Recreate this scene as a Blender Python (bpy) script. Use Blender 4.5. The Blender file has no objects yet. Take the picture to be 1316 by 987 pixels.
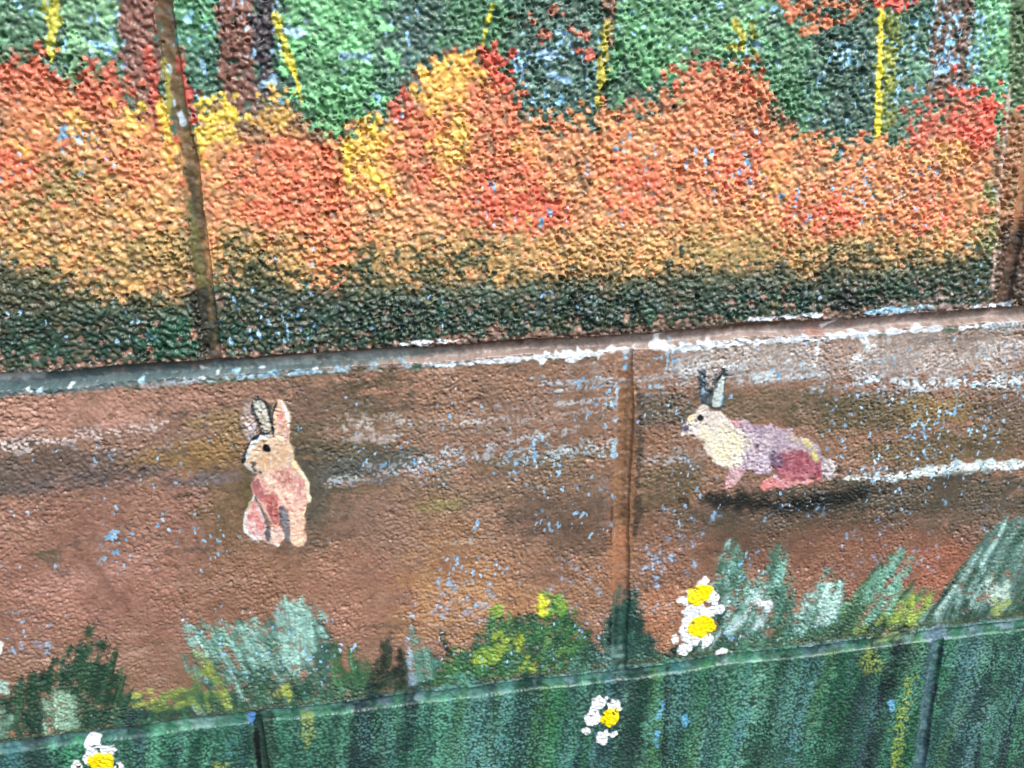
import bpy, math
import numpy as np
from mathutils import Matrix

# ------------------------------------------------------------------ camera, sky, sun, exposure
scene = bpy.context.scene
PW, PH = 1316.0, 987.0                      # photograph size in pixels
FPX, RX, RY, RZ, CX, CZ, DIST = 1150.0, 0.3430, -0.1486, -0.0225, 80.8, 336.9, 421.8   # fitted pose (mm)

def rot(rx, ry, rz):
    c, s = math.cos, math.sin
    X = np.array([[1,0,0],[0,c(rx),-s(rx)],[0,s(rx),c(rx)]])
    Y = np.array([[c(ry),0,s(ry)],[0,1,0],[-s(ry),0,c(ry)]])
    Z = np.array([[c(rz),-s(rz),0],[s(rz),c(rz),0],[0,0,1]])
    return Z @ X @ Y
RC = rot(RX, RY, RZ)                        # wall frame (right, down, into) -> camera frame (right, down, forward)
SW = np.array([[1,0,0],[0,0,-1],[0,1,0]])   # world (X, Y into wall, Z up) -> wall frame
A = RC @ SW
cam = bpy.data.cameras.new('camera')
cam.sensor_width = 36.0
cam.lens = 36.0 * FPX / PW
cam.clip_start, cam.clip_end = 0.01, 200.0
cam_o = bpy.data.objects.new('camera', cam)
scene.collection.objects.link(cam_o)
m3 = np.stack([A[0], -A[1], -A[2]], 1)      # columns: camera right, up, back in world
M4 = Matrix([list(m3[0])+[CX/1000], list(m3[1])+[-DIST/1000], list(m3[2])+[CZ/1000], [0,0,0,1]])
cam_o.matrix_world = M4
cam.dof.use_dof = True
cam.dof.focus_distance = 0.445
cam.dof.aperture_fstop = 32.0
scene.camera = cam_o

SUN_EL, SUN_AZ = math.radians(52), math.radians(32)   # azimuth: 0 = straight in front of the wall, + = to the right
world = bpy.data.worlds.new('World'); scene.world = world
world.use_nodes = True
wn = world.node_tree
bg = wn.nodes['Background']
sky = wn.nodes.new('ShaderNodeTexSky')
sky.sky_type = 'NISHITA'; sky.sun_disc = False
sky.sun_elevation = SUN_EL
sky.sun_rotation = math.pi - SUN_AZ
sky.dust_density = 3.0; sky.air_density = 1.0; sky.ozone_density = 0.6
wn.links.new(sky.outputs[0], bg.inputs[0])
bg.inputs[1].default_value = 0.13
sun = bpy.data.lights.new('sun', 'SUN')
sun.energy = 1.5; sun.angle = math.radians(28); sun.color = (1.0, 0.95, 0.88)
sun_o = bpy.data.objects.new('sun', sun); scene.collection.objects.link(sun_o)
from mathutils import Vector
sd = Vector((math.sin(SUN_AZ)*math.cos(SUN_EL), -math.cos(SUN_AZ)*math.cos(SUN_EL), math.sin(SUN_EL)))
sun_o.rotation_euler = sd.to_track_quat('Z', 'Y').to_euler()
scene.view_settings.view_transform = 'Standard'
scene.view_settings.look = 'None'
scene.view_settings.gamma = 1.0
scene.view_settings.use_curve_mapping = False
scene.view_settings.exposure = 0.95

# ------------------------------------------------------------------ grid on the wall plane (mm)
f32 = np.float32
Hm = np.zeros((3,3))                        # (u, v, 1) -> pixel, homogeneous
K = np.array([[FPX,0,PW/2],[0,FPX,PH/2],[0,0,1]])
Hm = K @ RC @ np.array([[1,0,-CX],[0,-1,CZ],[0,0,DIST]])
Hi = np.linalg.inv(Hm)
def px2uv(x, y):
    q = Hi @ np.array([x, y, 1.0]); return q[0]/q[2], q[1]/q[2]
cs = np.array([px2uv(*c) for c in ((0,0),(PW,0),(0,PH),(PW,PH))])
U0, V0 = cs.min(0) - 8; U1, V1 = cs.max(0) + 8
STEP = 0.485
def axis(a, b, grow_to):
    core = np.arange(a, b, STEP)
    lo, hi, s, d = [], [], STEP, 0.0
    while d < grow_to:
        s = min(s*1.16, 5.0); d += s
        lo.append(a - d); hi.append(core[-1] + d)
    return np.concatenate([np.array(lo[::-1]), core, np.array(hi)])
us, vs = axis(U0, U1, 260), axis(V0, V1, 230)
NU, NV = len(us), len(vs)
UU, VV = np.meshgrid(us.astype(f32), vs.astype(f32))
den = Hm[2,0]*UU + Hm[2,1]*VV + Hm[2,2]
PX = ((Hm[0,0]*UU + Hm[0,1]*VV + Hm[0,2]) / den).astype(f32)
PY = ((Hm[1,0]*UU + Hm[1,1]*VV + Hm[1,2]) / den).astype(f32)
print('grid', NU, NV, NU*NV, 'frame mm', U0, U1, V0, V1)

# ------------------------------------------------------------------ noise
def wmat(x, s, off):
    t = (x - x[0]) / s + off
    i = np.floor(t).astype(int); f = t - i
    n = i.max() + 4
    W = np.zeros((len(x), n), f32); r = np.arange(len(x))
    W[r, i] = (1-f)**3/6; W[r, i+1] = (3*f**3-6*f**2+4)/6
    W[r, i+2] = (-3*f**3+3*f**2+3*f+1)/6; W[r, i+3] = f**3/6
    return W
def bnoise(su, sv, seed):
    g = np.random.default_rng(seed)
    Wu, Wv = wmat(us, su, g.random()), wmat(vs, sv, g.random())
    L = g.standard_normal((Wv.shape[1], Wu.shape[1])).astype(f32)
    n = (Wv @ L) @ Wu.T
    return ((n - n.mean()) / n.std()).astype(f32)
def sstep(a, b, x):
    t = np.clip((x - a) / (b - a), 0, 1); return t*t*(3-2*t)
def metaballs(s, sig, seed, wx, wy, keep, lo=0.0):
    """soft granules scattered on a jittered lattice, merging where they touch"""
    g = np.random.default_rng(seed)
    x = (UU + wx - us[0]) / s + 3; y = (VV + wy - vs[0]) / s + 3
    nx, ny = int(x.max()) + 6, int(y.max()) + 6
    jx, jy = g.random((ny, nx)).astype(f32), g.random((ny, nx)).astype(f32)
    am = g.random((ny, nx)).astype(f32); am = np.where(g.random((ny, nx)) < keep, lo + (1-lo)*am**.7, 0).astype(f32)
    ix, iy = x.astype(np.int32), y.astype(np.int32)
    out = np.zeros_like(UU)
    for dy in (-1, 0, 1):
        for dx in (-1, 0, 1):
            cx, cy = ix+dx, iy+dy
            d2 = (cx + jx[cy, cx] - x)**2 + (cy + jy[cy, cx] - y)**2
            out += am[cy, cx] * np.exp(-d2 / (sig*sig))
    return out

FN = bnoise(.85, .85, 1); N4 = bnoise(1.7, 1.7, 2); N4b = bnoise(1.9, 1.7, 12); N10 = bnoise(4.2, 4.2, 3); N10b = bnoise(4.6, 4.2, 13)
N30 = bnoise(13, 13, 4); N30b = bnoise(12, 12, 14); N80 = bnoise(38, 38, 5)
SH = bnoise(22, 1.7, 6); SH2 = bnoise(40, 4.0, 16); SV = bnoise(1.7, 20, 7); SV2 = bnoise(4.5, 40, 17)

# ------------------------------------------------------------------ joints and relief
MOD, HGT = 406.4, 203.2
beds = {-1: -HGT, 0: 0.0, 1: HGT+.4, 2: 2*HGT}
bed_w = {-1: 4.6, 0: 3.9, 1: 3.9, 2: 4.8}; bed_d = {-1: 2.0, 0: 1.5, 1: 4.8, 2: 2.5}
wob = 0.55*bnoise(24, 400, 21) + .25*bnoise(7, 400, 22)
wobv = 0.5*bnoise(400, 26, 23) + .25*bnoise(400, 8, 24)
rag = 0.45*N4 + .35*N10
course = np.where(VV < -HGT, -2, np.where(VV < 0, -1, np.where(VV < HGT, 0, np.where(VV < 2*HGT, 1, 2)))).astype(np.int8)
OWN = np.zeros(UU.shape, np.int16)
owners = [None]                              # id -> (name, label, parent id, kind)
def new_owner(name, label=None, parent=0):
    owners.append((name, label, parent)); return len(owners) - 1
rough_fade = np.ones_like(UU)
joint = np.zeros_like(UU)                    # depth in mm
heads = {1: [-MOD, 1.2, MOD+6.5], 0: [-MOD/2, MOD/2, 1.5*MOD], -1: [-MOD, -3.5, MOD+1.5], -2: [-MOD/2, MOD/2, 1.5*MOD], 2: [-MOD/2, MOD/2, 1.5*MOD]}
head_w = {1: 3.9, 0: 4.7, -1: 3.8, -2: 4.5, 2: 4.5}; head_d = {1: 2.9, 0: 2.3, -1: 2.0, -2: 2, 2: 2}
block_names = {1: 'rough grained block painted with orange autumn bushes under green woodland',
               0: 'finer grained block painted brown with streaks like bare soil',
               -1: 'dark green block painted with upright grass streaks'}
for c in (-2, -1, 0, 1, 2):
    hs = heads[c]
    edges = [-1e9] + hs + [1e9]
    for k in range(len(edges)-1):
        m = (course == c) & (UU >= edges[k]) & (UU < edges[k+1])
        if m.any(): OWN[m] = new_owner('concrete_block', block_names.get(c))
    for h in hs:
        d = np.abs(UU - h - wobv) ; w = head_w[c]
        inc = course == c
        prof = np.sqrt(np.clip(1 - (d/w)**4, 0, 1)) * head_d[c]
        joint = np.where(inc, np.maximum(joint, prof), joint)
        rough_fade = np.where(inc, np.minimum(rough_fade, sstep(w-1.6, w+.9, d + rag*1.1)), rough_fade)
        m = inc & (d + rag*.5 < w)
        if m.any(): OWN[m] = new_owner('mortar_joint', 'upright mortar joint between two blocks')
for k, v in beds.items():
    dd = VV - v - wob; d = np.abs(dd); w = bed_w[k]
    prof = np.sqrt(np.clip(1 - (d/w)**3, 0, 1)) * bed_d[k]
    joint = np.maximum(joint, prof)
    rough_fade = np.minimum(rough_fade, sstep(w-1.2, w+.7, d + rag*.8))
    m = d + rag*.45 < w
    if m.any(): OWN[m] = new_owner('mortar_joint', {1: 'deep level mortar joint with scuffed white paint along its edge', 0: 'shallow level mortar joint painted pale teal'}.get(k, 'level mortar joint'))
wx, wy = .35*N4 + .35*N10, .35*N4b + .35*N10b
gA = metaballs(2.0, .50, 31, .5*wx, .5*wy, .92, .25); gA2 = metaballs(3.6, .60, 36, 2*wx, 2*wy, .72, .3); gA3 = metaballs(1.05, .55, 32, .2*N4, .2*N4b, .7, .2)
gB = metaballs(1.45, .48, 33, .5*wx, .5*wy, .92, .25); gB2 = metaballs(2.9, .62, 34, wx, wy, .7, .3)
gC = metaballs(1.4, .48, 35, .5*wx, .5*wy, .90, .25)
up = sstep(HGT-2, HGT+2, VV); lo = 1 - sstep(-2, 2, VV)
hA = .70*sstep(.0, .95, gA) + .30*sstep(.0, 1.0, gA2); hB = .82*sstep(.0, .95, gB) + .18*sstep(0, 1, gB2); hC = sstep(.0, .95, gC)
hn = up*hA + lo*hC + (1-up-lo)*hB            # local height 0..1
hn = hn*rough_fade + .5*(1-rough_fade)
pits = sstep(1.35, 1.9, bnoise(.78, .72, 51) + .35*N30)        # small air holes in the block face
holes = sstep(2.15, 2.6, bnoise(1.9, 1.7, 52) + .3*N30b)       # a few larger voids
rel_up = 1.45*sstep(.0,.9,hA) + .26*gA3 + .08*N10 + .22*N30 - 1.9*pits - 2.4*holes
rel_mid = .58*hB + .06*gA3 + .05*N10 + .22*N30 - .9*pits - .8*holes
rel_up = rel_up*np.clip(.95 + .18*N30b + .12*N80, .55, 1.25)
rel_mid *= np.clip(.85 + .3*N30b + .15*N80, .35, 1.25)
rel_lo = .60*hC + .03*N10 + .22*N30 - .4*pits
rel = (up*(rel_up-1.1) + lo*(rel_lo-.35) + (1-up-lo)*(rel_mid-.4)) * rough_fade
rel += (1-rough_fade) * (.12*N4 + .09*FN + .12*N10 + .06*SH)
grit = np.random.default_rng(61).standard_normal(UU.shape).astype(f32)
rel += (.02*up + .022)*grit*(.3 + .7*rough_fade)
rel += .25*N80 - joint
del gA, gB, gC, gA2, gA3, gB2, wx, wy

OWN0 = OWN.copy()
# ------------------------------------------------------------------ painting
CUR = [.90]                                  # how saturated the paints of the current area are
def lin(c, SATUR=None):
    SATUR = CUR[0] if SATUR is None else SATUR
    c = np.array(c, f32)/255.0
    c = SATUR*c + (1-SATUR)*float(c @ np.array([.3,.59,.11], f32))
    return np.where(c <= .04045, c/12.92, ((c+.055)/1.055)**2.4).astype(f32)
COL = np.zeros(UU.shape + (3,), f32); THK = np.zeros_like(UU)
COL[:] = lin((120,180,215))
rng = np.random.default_rng(77)
FULL = (slice(0, NV), slice(0, NU))
def win(pts, pad):
    p = np.array(pts, float)[:, :2]; x0, y0 = p.min(0) - pad; x1, y1 = p.max(0) + pad
    c = np.array([px2uv(x, y) for x, y in ((x0,y0),(x1,y0),(x0,y1),(x1,y1))])
    i0, i1 = np.searchsorted(us, [c[:,0].min(), c[:,0].max()]); j0, j1 = np.searchsorted(vs, [c[:,1].min(), c[:,1].max()])
    return (slice(max(j0-1,0), j1+1), slice(max(i0-1,0), i1+1))
def put(s, a, c, own=0, thk=0.0):
    a = np.clip(a, 0, 1)
    c = np.asarray(c, f32)
    C = COL[s]; C += (c - C) * a[..., None]
    if own:
        o = OWN[s]; o[a > .42] = own
    if thk:
        t = THK[s]; np.maximum(t, a*thk, out=t)
def tone(s, c, c2=None, var=.10, mix=None, sat=None):
    """paint colour with uneven pigment, optionally mottled with a second colour"""
    base = lin(c, sat)
    out = np.broadcast_to(base, N4[s].shape + (3,))
    if c2 is not None:
        m = sstep(-.9, .9, (mix[s] if mix is not None else .7*N10[s] + .6*N4[s]))
        out = out + (lin(c2, sat) - base) * m[..., None]
    return out * (1 + var*(.5*N4b[s] + .5*N30b[s] + .7*FN[s]))[..., None]
def cover(s, dry):
    """dry brush: 0 = full coat, 1 = only the highest grains take paint"""
    if dry <= 0: return 1.0
    t = dry*.95 - .12
    return sstep(t-.14, t+.14, hn[s] + .13*N4[s] + .06*FN[s])
def sdpoly(s, pts):
    x, y = PX[s], PY[s]; p = np.array(pts, f32)
    d2 = np.full(x.shape, 1e12, f32); ins = np.zeros(x.shape, bool)
    for k in range(len(p)):
        a, b = p[k-1], p[k]; e = b - a
        t = np.clip(((x-a[0])*e[0] + (y-a[1])*e[1]) / (e @ e + 1e-9), 0, 1)
        d2 = np.minimum(d2, (x-a[0]-t*e[0])**2 + (y-a[1]-t*e[1])**2)
        if a[1] != b[1]:
            ins ^= ((a[1] > y) != (b[1] > y)) & (x < (b[0]-a[0])*(y-a[1])/(b[1]-a[1]) + a[0])
    return np.where(ins, 1, -1) * np.sqrt(d2)
def smooth_poly(pts):
    p = np.array(pts, float); out = []
    n = len(p)
    for k in range(n):
        a, b, c, d = p[k-1], p[k], p[(k+1) % n], p[(k+2) % n]
        for t in (0, .34, .67):
            out.append(.5*(2*b + (c-a)*t + (2*a-5*b+4*c-d)*t*t + (3*b-a-3*c+d)*t**3))
    return out
def fill(pts, c, c2=None, own=0, edge=2.0, rag=2.0, dry=0.0, thk=0.0, alpha=1.0, rnd=True, var=.10, mix=None, noise=None, sat=None):
    if rnd: pts = smooth_poly(pts)
    s = win(pts, edge + 2.5*rag + 2)
    sd = sdpoly(s, pts) + rag*((noise[s]) if noise is not None else (.75*N4[s] + .5*N10[s]))
    a = sstep(-edge, edge, sd) * cover(s, dry) * alpha
    put(s, a, tone(s, c, c2, var, mix, sat), own, thk)
def stroke(pts, w, c, c2=None, own=0, edge=1.5, rag=1.2, dry=0.0, thk=0.0, alpha=1.0, streak=None, var=.10, taper=False):
    p = np.array(pts, f32); ww = np.broadcast_to(np.array(w, f32), (len(p),))
    s = win(p, float(ww.max()) + edge + 3*rag)
    x, y = PX[s], PY[s]; best = np.full(x.shape, -1e9, f32)
    for k in range(len(p)-1):
        a, b = p[k], p[k+1]; e = b - a
        t = np.clip(((x-a[0])*e[0] + (y-a[1])*e[1]) / (e @ e + 1e-9), 0, 1)
        r = ww[k]*.5*(1-t) + ww[k+1]*.5*t
        best = np.maximum(best, r - np.hypot(x-a[0]-t*e[0], y-a[1]-t*e[1]))
    a = sstep(-edge, edge, best + rag*(.7*N4[s] + .4*N10[s])) * cover(s, dry) * alpha
    if streak is not None: a = a * sstep(-1.0, .6, streak[s])
    put(s, a, tone(s, c, c2, var), own, thk)
def inside(pts, n):
    p = np.array(pts, float); x0, y0 = p.min(0); x1, y1 = p.max(0); out = []
    while len(out) < n:
        q = rng.random((n*2, 2)) * (x1-x0, y1-y0) + (x0, y0)
        ins = np.zeros(len(q), bool)
        for k in range(len(p)):
            a, b = p[k-1], p[k]
            if a[1] != b[1]: ins ^= ((a[1] > q[:,1]) != (b[1] > q[:,1])) & (q[:,0] < (b[0]-a[0])*(q[:,1]-a[1])/(b[1]-a[1]) + a[0])
        out += list(q[ins])
    return out[:n]
def dabs(pts, n, cols, size=(5, 11), own=0, dry=.25, ang=None, asp=1.4, thk=.1, alpha=.92, var=.08, jit=4):
    cl = [lin(c) for c in cols]
    for q in inside(pts, n):
        q = q + rng.normal(0, jit, 2)*(rng.random() < .7)
        r = rng.uniform(*size); a = rng.uniform(0, math.pi) if ang is None else math.radians(ang + rng.normal(0, 14))
        s = win([q], r*asp*1.4 + 3)
        dx, dy = PX[s] - q[0], PY[s] - q[1]
        p1, p2 = (dx*math.cos(a) + dy*math.sin(a)) / (r*asp), (-dx*math.sin(a) + dy*math.cos(a)) / r
        d = 1 - np.hypot(p1, p2) + .28*N4[s]
        al = sstep(-.12, .18, d) * cover(s, dry) * alpha
        c = cl[rng.integers(len(cl))] * (1 + var*rng.normal())
        put(s, al, np.broadcast_to(c, al.shape + (3,)), own, thk)
def soft(cx, cy, rx, ry, c, c2=None, alpha=.9, dry=0.0, rag=.25, ang=0, streak=None, own=0, var=.10):
    """a loosely brushed patch with no outline"""
    s = win([(cx, cy)], max(rx, ry)*1.5)
    a0 = math.radians(ang); dx, dy = PX[s]-cx, PY[s]-cy
    d = 1.15 - np.hypot((dx*math.cos(a0)+dy*math.sin(a0))/rx, (-dx*math.sin(a0)+dy*math.cos(a0))/ry)
    d = d + rag*(.6*N10[s] + .4*N4[s] + .5*(SH[s] if streak is None else streak[s]))
    put(s, sstep(-.18, .5, d)*alpha*cover(s, dry), tone(s, c, c2, var), own)
def flecks(pts, dens, c=(105,172,222), size=.55, vert=True):
    """sky blue undercoat left bare in the hollows"""
    s = win(pts, 4)
    sdv = sdpoly(s, pts)
    f = (FLV[s] if vert else .75*N4b[s]+.55*FLV[s]) + .38*CL[s] - 1.0*(hn[s]-.5)
    put(s, sstep(-12, 12, sdv + 8*N10[s]) * sstep(2.5-dens, 2.72-dens, f), tone(s, c, (150,200,235), .12))
def blur(a, r):
    """two passes of a box average with radius r vertices, along both axes"""
    for ax in (0, 1, 0, 1):
        p = np.concatenate([np.repeat(np.take(a, [0], ax), r+1, ax), a, np.repeat(np.take(a, [-1], ax), r, ax)], ax)
        c = np.cumsum(p, ax, dtype=np.float64); n = a.shape[ax]
        a = ((np.take(c, np.arange(2*r+1, 2*r+1+n), ax) - np.take(c, np.arange(0, n), ax)) / (2*r+1)).astype(f32)
    return a
def blend(pts, r, amt, edge=8, inset=0):
    """wet paint worked together with the brush"""
    s = win(pts, edge + 10)
    m = sstep(-edge, edge, sdpoly(s, pts) - inset + 4*N10[s]) * amt
    C = COL[s]; C += (blur(C.copy(), r) - C) * m[..., None]
FLV = bnoise(.95, 1.55, 41); CL = bnoise(8, 8, 42)
L_, R_, T_, B_ = -160, 1480, -120, 1120

# ---- broad first coats over the whole wall
CUR[0] = .80
jig = 2.5*N10 + 2*N4 + 3*N30
vb0, vb1 = px2uv(1276,338)[1], px2uv(1290,185)[1]
put(FULL, np.ones_like(UU), tone(FULL, (72,104,86), (84,124,96)))
put(FULL, sstep(-.4, .6, SV2 - 1.2) * (VV > HGT) * .9, tone(FULL, (118,88,78), (96,80,70)))
put(FULL, 1 - sstep(vb1-5, vb1+5, VV + 2*jig), tone(FULL, (224,140,90), (206,150,84), .1, N30))
put(FULL, 1 - sstep(vb0-4, vb0+4, VV + jig), tone(FULL, (54,78,64), (70,84,66)))
put(FULL, 1 - sstep(HGT-4, HGT-2, VV), tone(FULL, (146,110,92), (126,100,80), .1, SH2))
put(FULL, 1 - sstep(14, 30, VV + 3*jig), tone(FULL, (84,126,110), (58,92,74), .1, SV))
put(FULL, 1 - sstep(-2, 0, VV), tone(FULL, (60,106,88), (44,78,70), .1, SV2))
# ---- upper course: woodland
CUR[0] = .92
fill([(L_,T_),(R_,T_),(R_,460),(L_,560)], (70,102,86), (82,122,94), edge=3, rag=0, rnd=False)
G = [((-60,60),70,150,(52,84,66),(60,98,72)), ((25,40),34,110,(54,84,66),(70,108,80)), ((112,50),38,110,(70,108,80),(84,124,88)), ((250,20),28,50,(78,138,92),(66,120,84)), ((255,105),26,55,(46,82,68),(54,96,76)),
     ((440,60),75,130,(80,140,92),(92,156,102)), ((430,140),45,60,(84,142,88),(70,120,80)), ((545,50),58,95,(50,76,70),(58,88,76)), ((620,40),52,80,(70,118,80),(60,100,72)), ((710,80),62,90,(54,80,72),(62,92,80)),
     ((840,55),55,85,(82,142,92),(72,124,82)), ((820,140),60,32,(50,70,60),(58,86,68)), ((930,50),60,95,(66,110,78),(78,126,86)), ((1010,110),52,80,(72,122,82),(60,102,72)), ((1090,110),42,110,(56,86,72),(50,76,66)),
     ((1172,80),26,110,(56,88,72),(66,100,78)), ((1215,120),50,55,(62,92,76),(70,106,84)), ((1285,60),32,120,(92,150,98),(84,140,96)), ((1400,60),80,130,(84,140,92),(60,96,72))]
G = [(p, rx, ry, tuple(min(255, k*1.08+12) for k in c), tuple(min(255, k*1.08+14) for k in c2)) for (p, rx, ry, c, c2) in G]
for (p, rx, ry, c, c2) in G: soft(p[0], p[1], rx, ry, c, c2, alpha=.95, dry=.08, streak=SV)
for (p, rx, ry, c, c2) in G:
    cc = [tuple(np.clip(np.array(c2)*k, 0, 255)) for k in (.95, 1.08, 1.2, 1.32)]
    dabs([(p[0]-rx,p[1]-ry),(p[0]+rx,p[1]-ry),(p[0]+rx,p[1]+ry),(p[0]-rx,p[1]+ry)], int(rx*ry/60), cc, size=(4,9), dry=.45, thk=.08)
trunk = lambda lab: new_owner('painted_tree_trunk', lab)
t1 = trunk('pinkish brown trunk painted against the upright mortar joint')
fill([(148,T_),(198,T_),(205,60),(212,150),(222,230),(200,232),(178,180),(165,110),(152,60)], (124,88,76), (140,98,86), own=t1, edge=3, rag=4, dry=.12, rnd=False)
fill([(192,T_),(222,T_),(222,20),(236,150),(250,250),(238,250),(215,120),(200,20)], (94,76,52), (112,86,60), edge=4, rag=3, rnd=False, mix=SV)
t2 = trunk('brown trunk with a black shaded side and a thin yellow edge')
fill([(276,T_),(328,T_),(328,60),(335,150),(290,150),(282,110),(280,40)], (126,90,78), (142,102,88), own=t2, edge=3, rag=4, dry=.15, rnd=False)
fill([(326,T_),(352,T_),(352,40),(358,125),(332,125),(326,40)], (58,58,64), (78,72,76), own=t2, edge=3, rag=3, dry=.2, rnd=False)
t3 = trunk('thin brown trunk turning yellow towards its foot')
stroke([(790,T_),(784,0),(780,60)], [22,18,14], (112,92,76), (130,106,84), own=t3, rag=3, dry=.2)
stroke([(780,30),(773,90),(769,132)], [10,13,12], (196,190,72), (170,160,70), own=t3, rag=3, dry=.25)
t4 = trunk('greyish brown trunk with blue flecks beside the right joint')
fill([(1206,T_),(1258,T_),(1250,60),(1240,130),(1215,140),(1200,120),(1200,40)], (112,92,80), (128,106,92), own=t4, edge=4, rag=4, dry=.25, rnd=False)
ys = lambda lab: new_owner('painted_yellow_stripe', lab)
y1 = ys('broad soft yellow stripe left of the pinkish trunk')
stroke([(68,T_),(66,0),(68,40),(66,78)], [26,24,20,12], (214,212,78), (170,178,70), own=y1, rag=3.5, dry=.28)
y2 = ys('thin bright yellow stripe slanting along the black trunk side')
stroke([(354,18),(366,60),(378,95),(388,132)], [8,11,9,5], (228,216,66), (200,196,70), own=y2, rag=1.8, dry=.1)
y3 = ys('crisp bright yellow stripe standing straight up above the bushes')
fill([(1128,10),(1152,12),(1156,70),(1150,100),(1152,150),(1132,175)], (168,176,74), (120,140,72), own=y3, edge=3, rag=5, dry=.42, rnd=False)
stroke([(1133,8),(1131,95)], [7,8], (240,226,58), own=y3, edge=1, rag=.8, thk=.2)
stroke([(1130,98),(1129,186)], [9,7], (240,226,58), own=y3, edge=1, rag=.8, thk=.2)
y4 = ys('short yellow green hooked dash among the green leaves')
stroke([(945,28),(957,62)], [8,10], (190,188,76), own=y4, rag=2.5, dry=.25); stroke([(938,62),(948,60)], 9, (190,188,76), own=y4, rag=2, dry=.25); stroke([(967,28),(970,70)], 4, (150,160,76), own=0, rag=2, dry=.3)
stroke([(634,8),(626,30),(620,60)], [3,5,3], (206,200,60), own=ys('thin yellow stroke above the tall golden bush'), rag=1.5, dry=.2)
stroke([(937,82),(955,92)], [8,10], (196,190,80), own=ys('stubby yellow dab on top of the tall orange bush'), rag=2.5, dry=.25)
# blue undercoat left bare
for pts, d in (([(95,20),(160,20),(160,75),(100,75)],1.25), ([(0,0),(150,0),(150,130),(0,130)],.85), ([(226,0),(280,0),(280,130),(235,130)],.85), ([(322,0),(360,0),(365,150),(330,150)],.95), ([(370,20),(400,20),(410,160),(385,160)],.7),
               ([(440,0),(540,0),(540,130),(440,150)],.5), ([(660,40),(780,40),(780,150),(660,150)],1.05), ([(800,0),(880,0),(880,60),(800,60)],.7), ([(880,0),(1000,0),(1000,90),(880,90)],.8), ([(1040,60),(1110,60),(1110,180),(1040,180)],.6),
               ([(1140,0),(1300,0),(1300,130),(1140,130)],1.0), ([(1225,10),(1262,10),(1262,120),(1215,120)],1.2)):
    flecks(pts, d-.1, c=(126,190,220), vert=False); flecks(pts, d, c=(140,200,226))
stroke([(440,72),(475,74)], 7, (150,195,222), rag=3, dry=.15); stroke([(680,68),(712,70)], 9, (152,192,224), rag=3, dry=.2); stroke([(704,96),(728,104)], 10, (140,188,224), rag=3, dry=.2); stroke([(245,118),(272,130)], 6, (150,200,225), rag=2)
stroke([(336,108),(352,106)], 8, (160,196,216), rag=2); stroke([(1240,110),(1262,116)], 7, (140,196,224), rag=2.5); stroke([(368,38),(388,44)], 8, (160,200,216), rag=2.5)

# ---- autumn bushes
CUR[0] = .84
OR, RD, YL, OC = (238,152,92), (226,98,72), (248,200,80), (216,162,86)
bush_band = [(L_,95),(-80,70),(0,84),(28,76),(58,78),(78,92),(92,112),(108,88),(140,88),(160,120),(180,150),(205,150),(225,180),(250,148),(262,128),(290,122),(318,150),(345,128),(368,126),(398,150),(432,178),(450,172),(472,154),(505,128),(535,112),(545,88),(570,76),(600,70),(630,66),(655,100),(664,140),(700,160),(760,158),(815,150),(862,132),(876,98),(900,84),(935,78),(962,92),(985,118),(998,150),(1040,176),(1080,196),(1130,194),(1166,186),(1172,152),(1190,138),(1214,146),(1224,122),(1252,112),(1280,136),(1292,190),(1330,200),(1400,160),(R_,180),
             (R_,340),(1276,336),(1160,346),(1000,352),(800,362),(600,372),(440,374),(275,368),(240,392),(100,392),(0,336),(L_,340)]
band = new_owner('painted_bush_row', 'long row of orange and ochre autumn bushes painted across the rough blocks')
fill(bush_band, (176,124,86), (120,98,76), own=band, edge=6, rag=12, rnd=False, dry=.16)
def clump(pts, n, cols, lab, size=(3,7), dry=.30, own=None):
    o = new_owner('painted_bush', lab) if lab else (own or band)
    cols = [tuple(.78*np.array(c, float) + .22*np.array(OR)) if c[2] < 100 and c[1] < 125 else c for c in cols]
    dabs(pts, int(n*2.0), cols, size=(size[0]*.72, size[1]*.72), own=o, dry=dry-.06, thk=.1, jit=13, var=.10, alpha=.85)
    return o
rect = lambda a, b, c, d: [(a,b),(c,b),(c,d),(a,d)]
# ochre body on the left, orange on the right
clump(rect(L_,170,235,395), 900, [(224,168,88),(228,176,98),(212,154,84),(234,164,94),(206,156,84)], None)
clump([(255,190),(430,190),(560,150),(660,150),(860,150),(1000,170),(1270,200),(1270,320),(800,340),(260,350)], 2300, [OR,(234,138,84),(242,164,102),(228,126,80),(240,152,106),(224,150,86),(236,178,104)], None)
clump([(1300,200),(R_,190),(R_,330),(1290,330)], 300, [OR,(214,118,74)], None)
# lower olive and ochre fringe
clump([(255,310),(500,320),(800,300),(1270,290),(1270,338),(800,356),(440,368),(262,362)], 900, [(204,158,86),(192,150,82),(218,168,92),(178,144,80),(226,150,92)], None, dry=.3)
for (x, y, rx, ry) in ((515,330,60,25), (620,318,45,22), (330,315,40,25), (330,345,30,18), (70,225,45,30), (60,250,40,25), (1090,318,60,16), (940,318,60,16), (205,330,40,20)):
    dabs(rect(x-rx,y-ry,x+rx,y+ry), int(rx*ry/24), [(142,128,72),(156,134,74),(130,122,74)], size=(4,8), own=band, dry=.35)
dabs(rect(1245,240,1280,320), 60, [(126,146,84),(112,134,78),(150,150,84)], size=(4,8), own=band, dry=.3)
clump([(5,86),(30,78),(75,84),(78,120),(60,135),(10,128)], 90, [(198,88,68),(210,104,76),(186,80,64)], 'brick red bush top at the left end of the bush row')
clump([(100,98),(118,84),(145,90),(160,120),(158,150),(110,150)], 90, [(190,84,68),(178,76,64),(204,100,78)], 'brick red bush beside the pinkish trunk')
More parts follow.
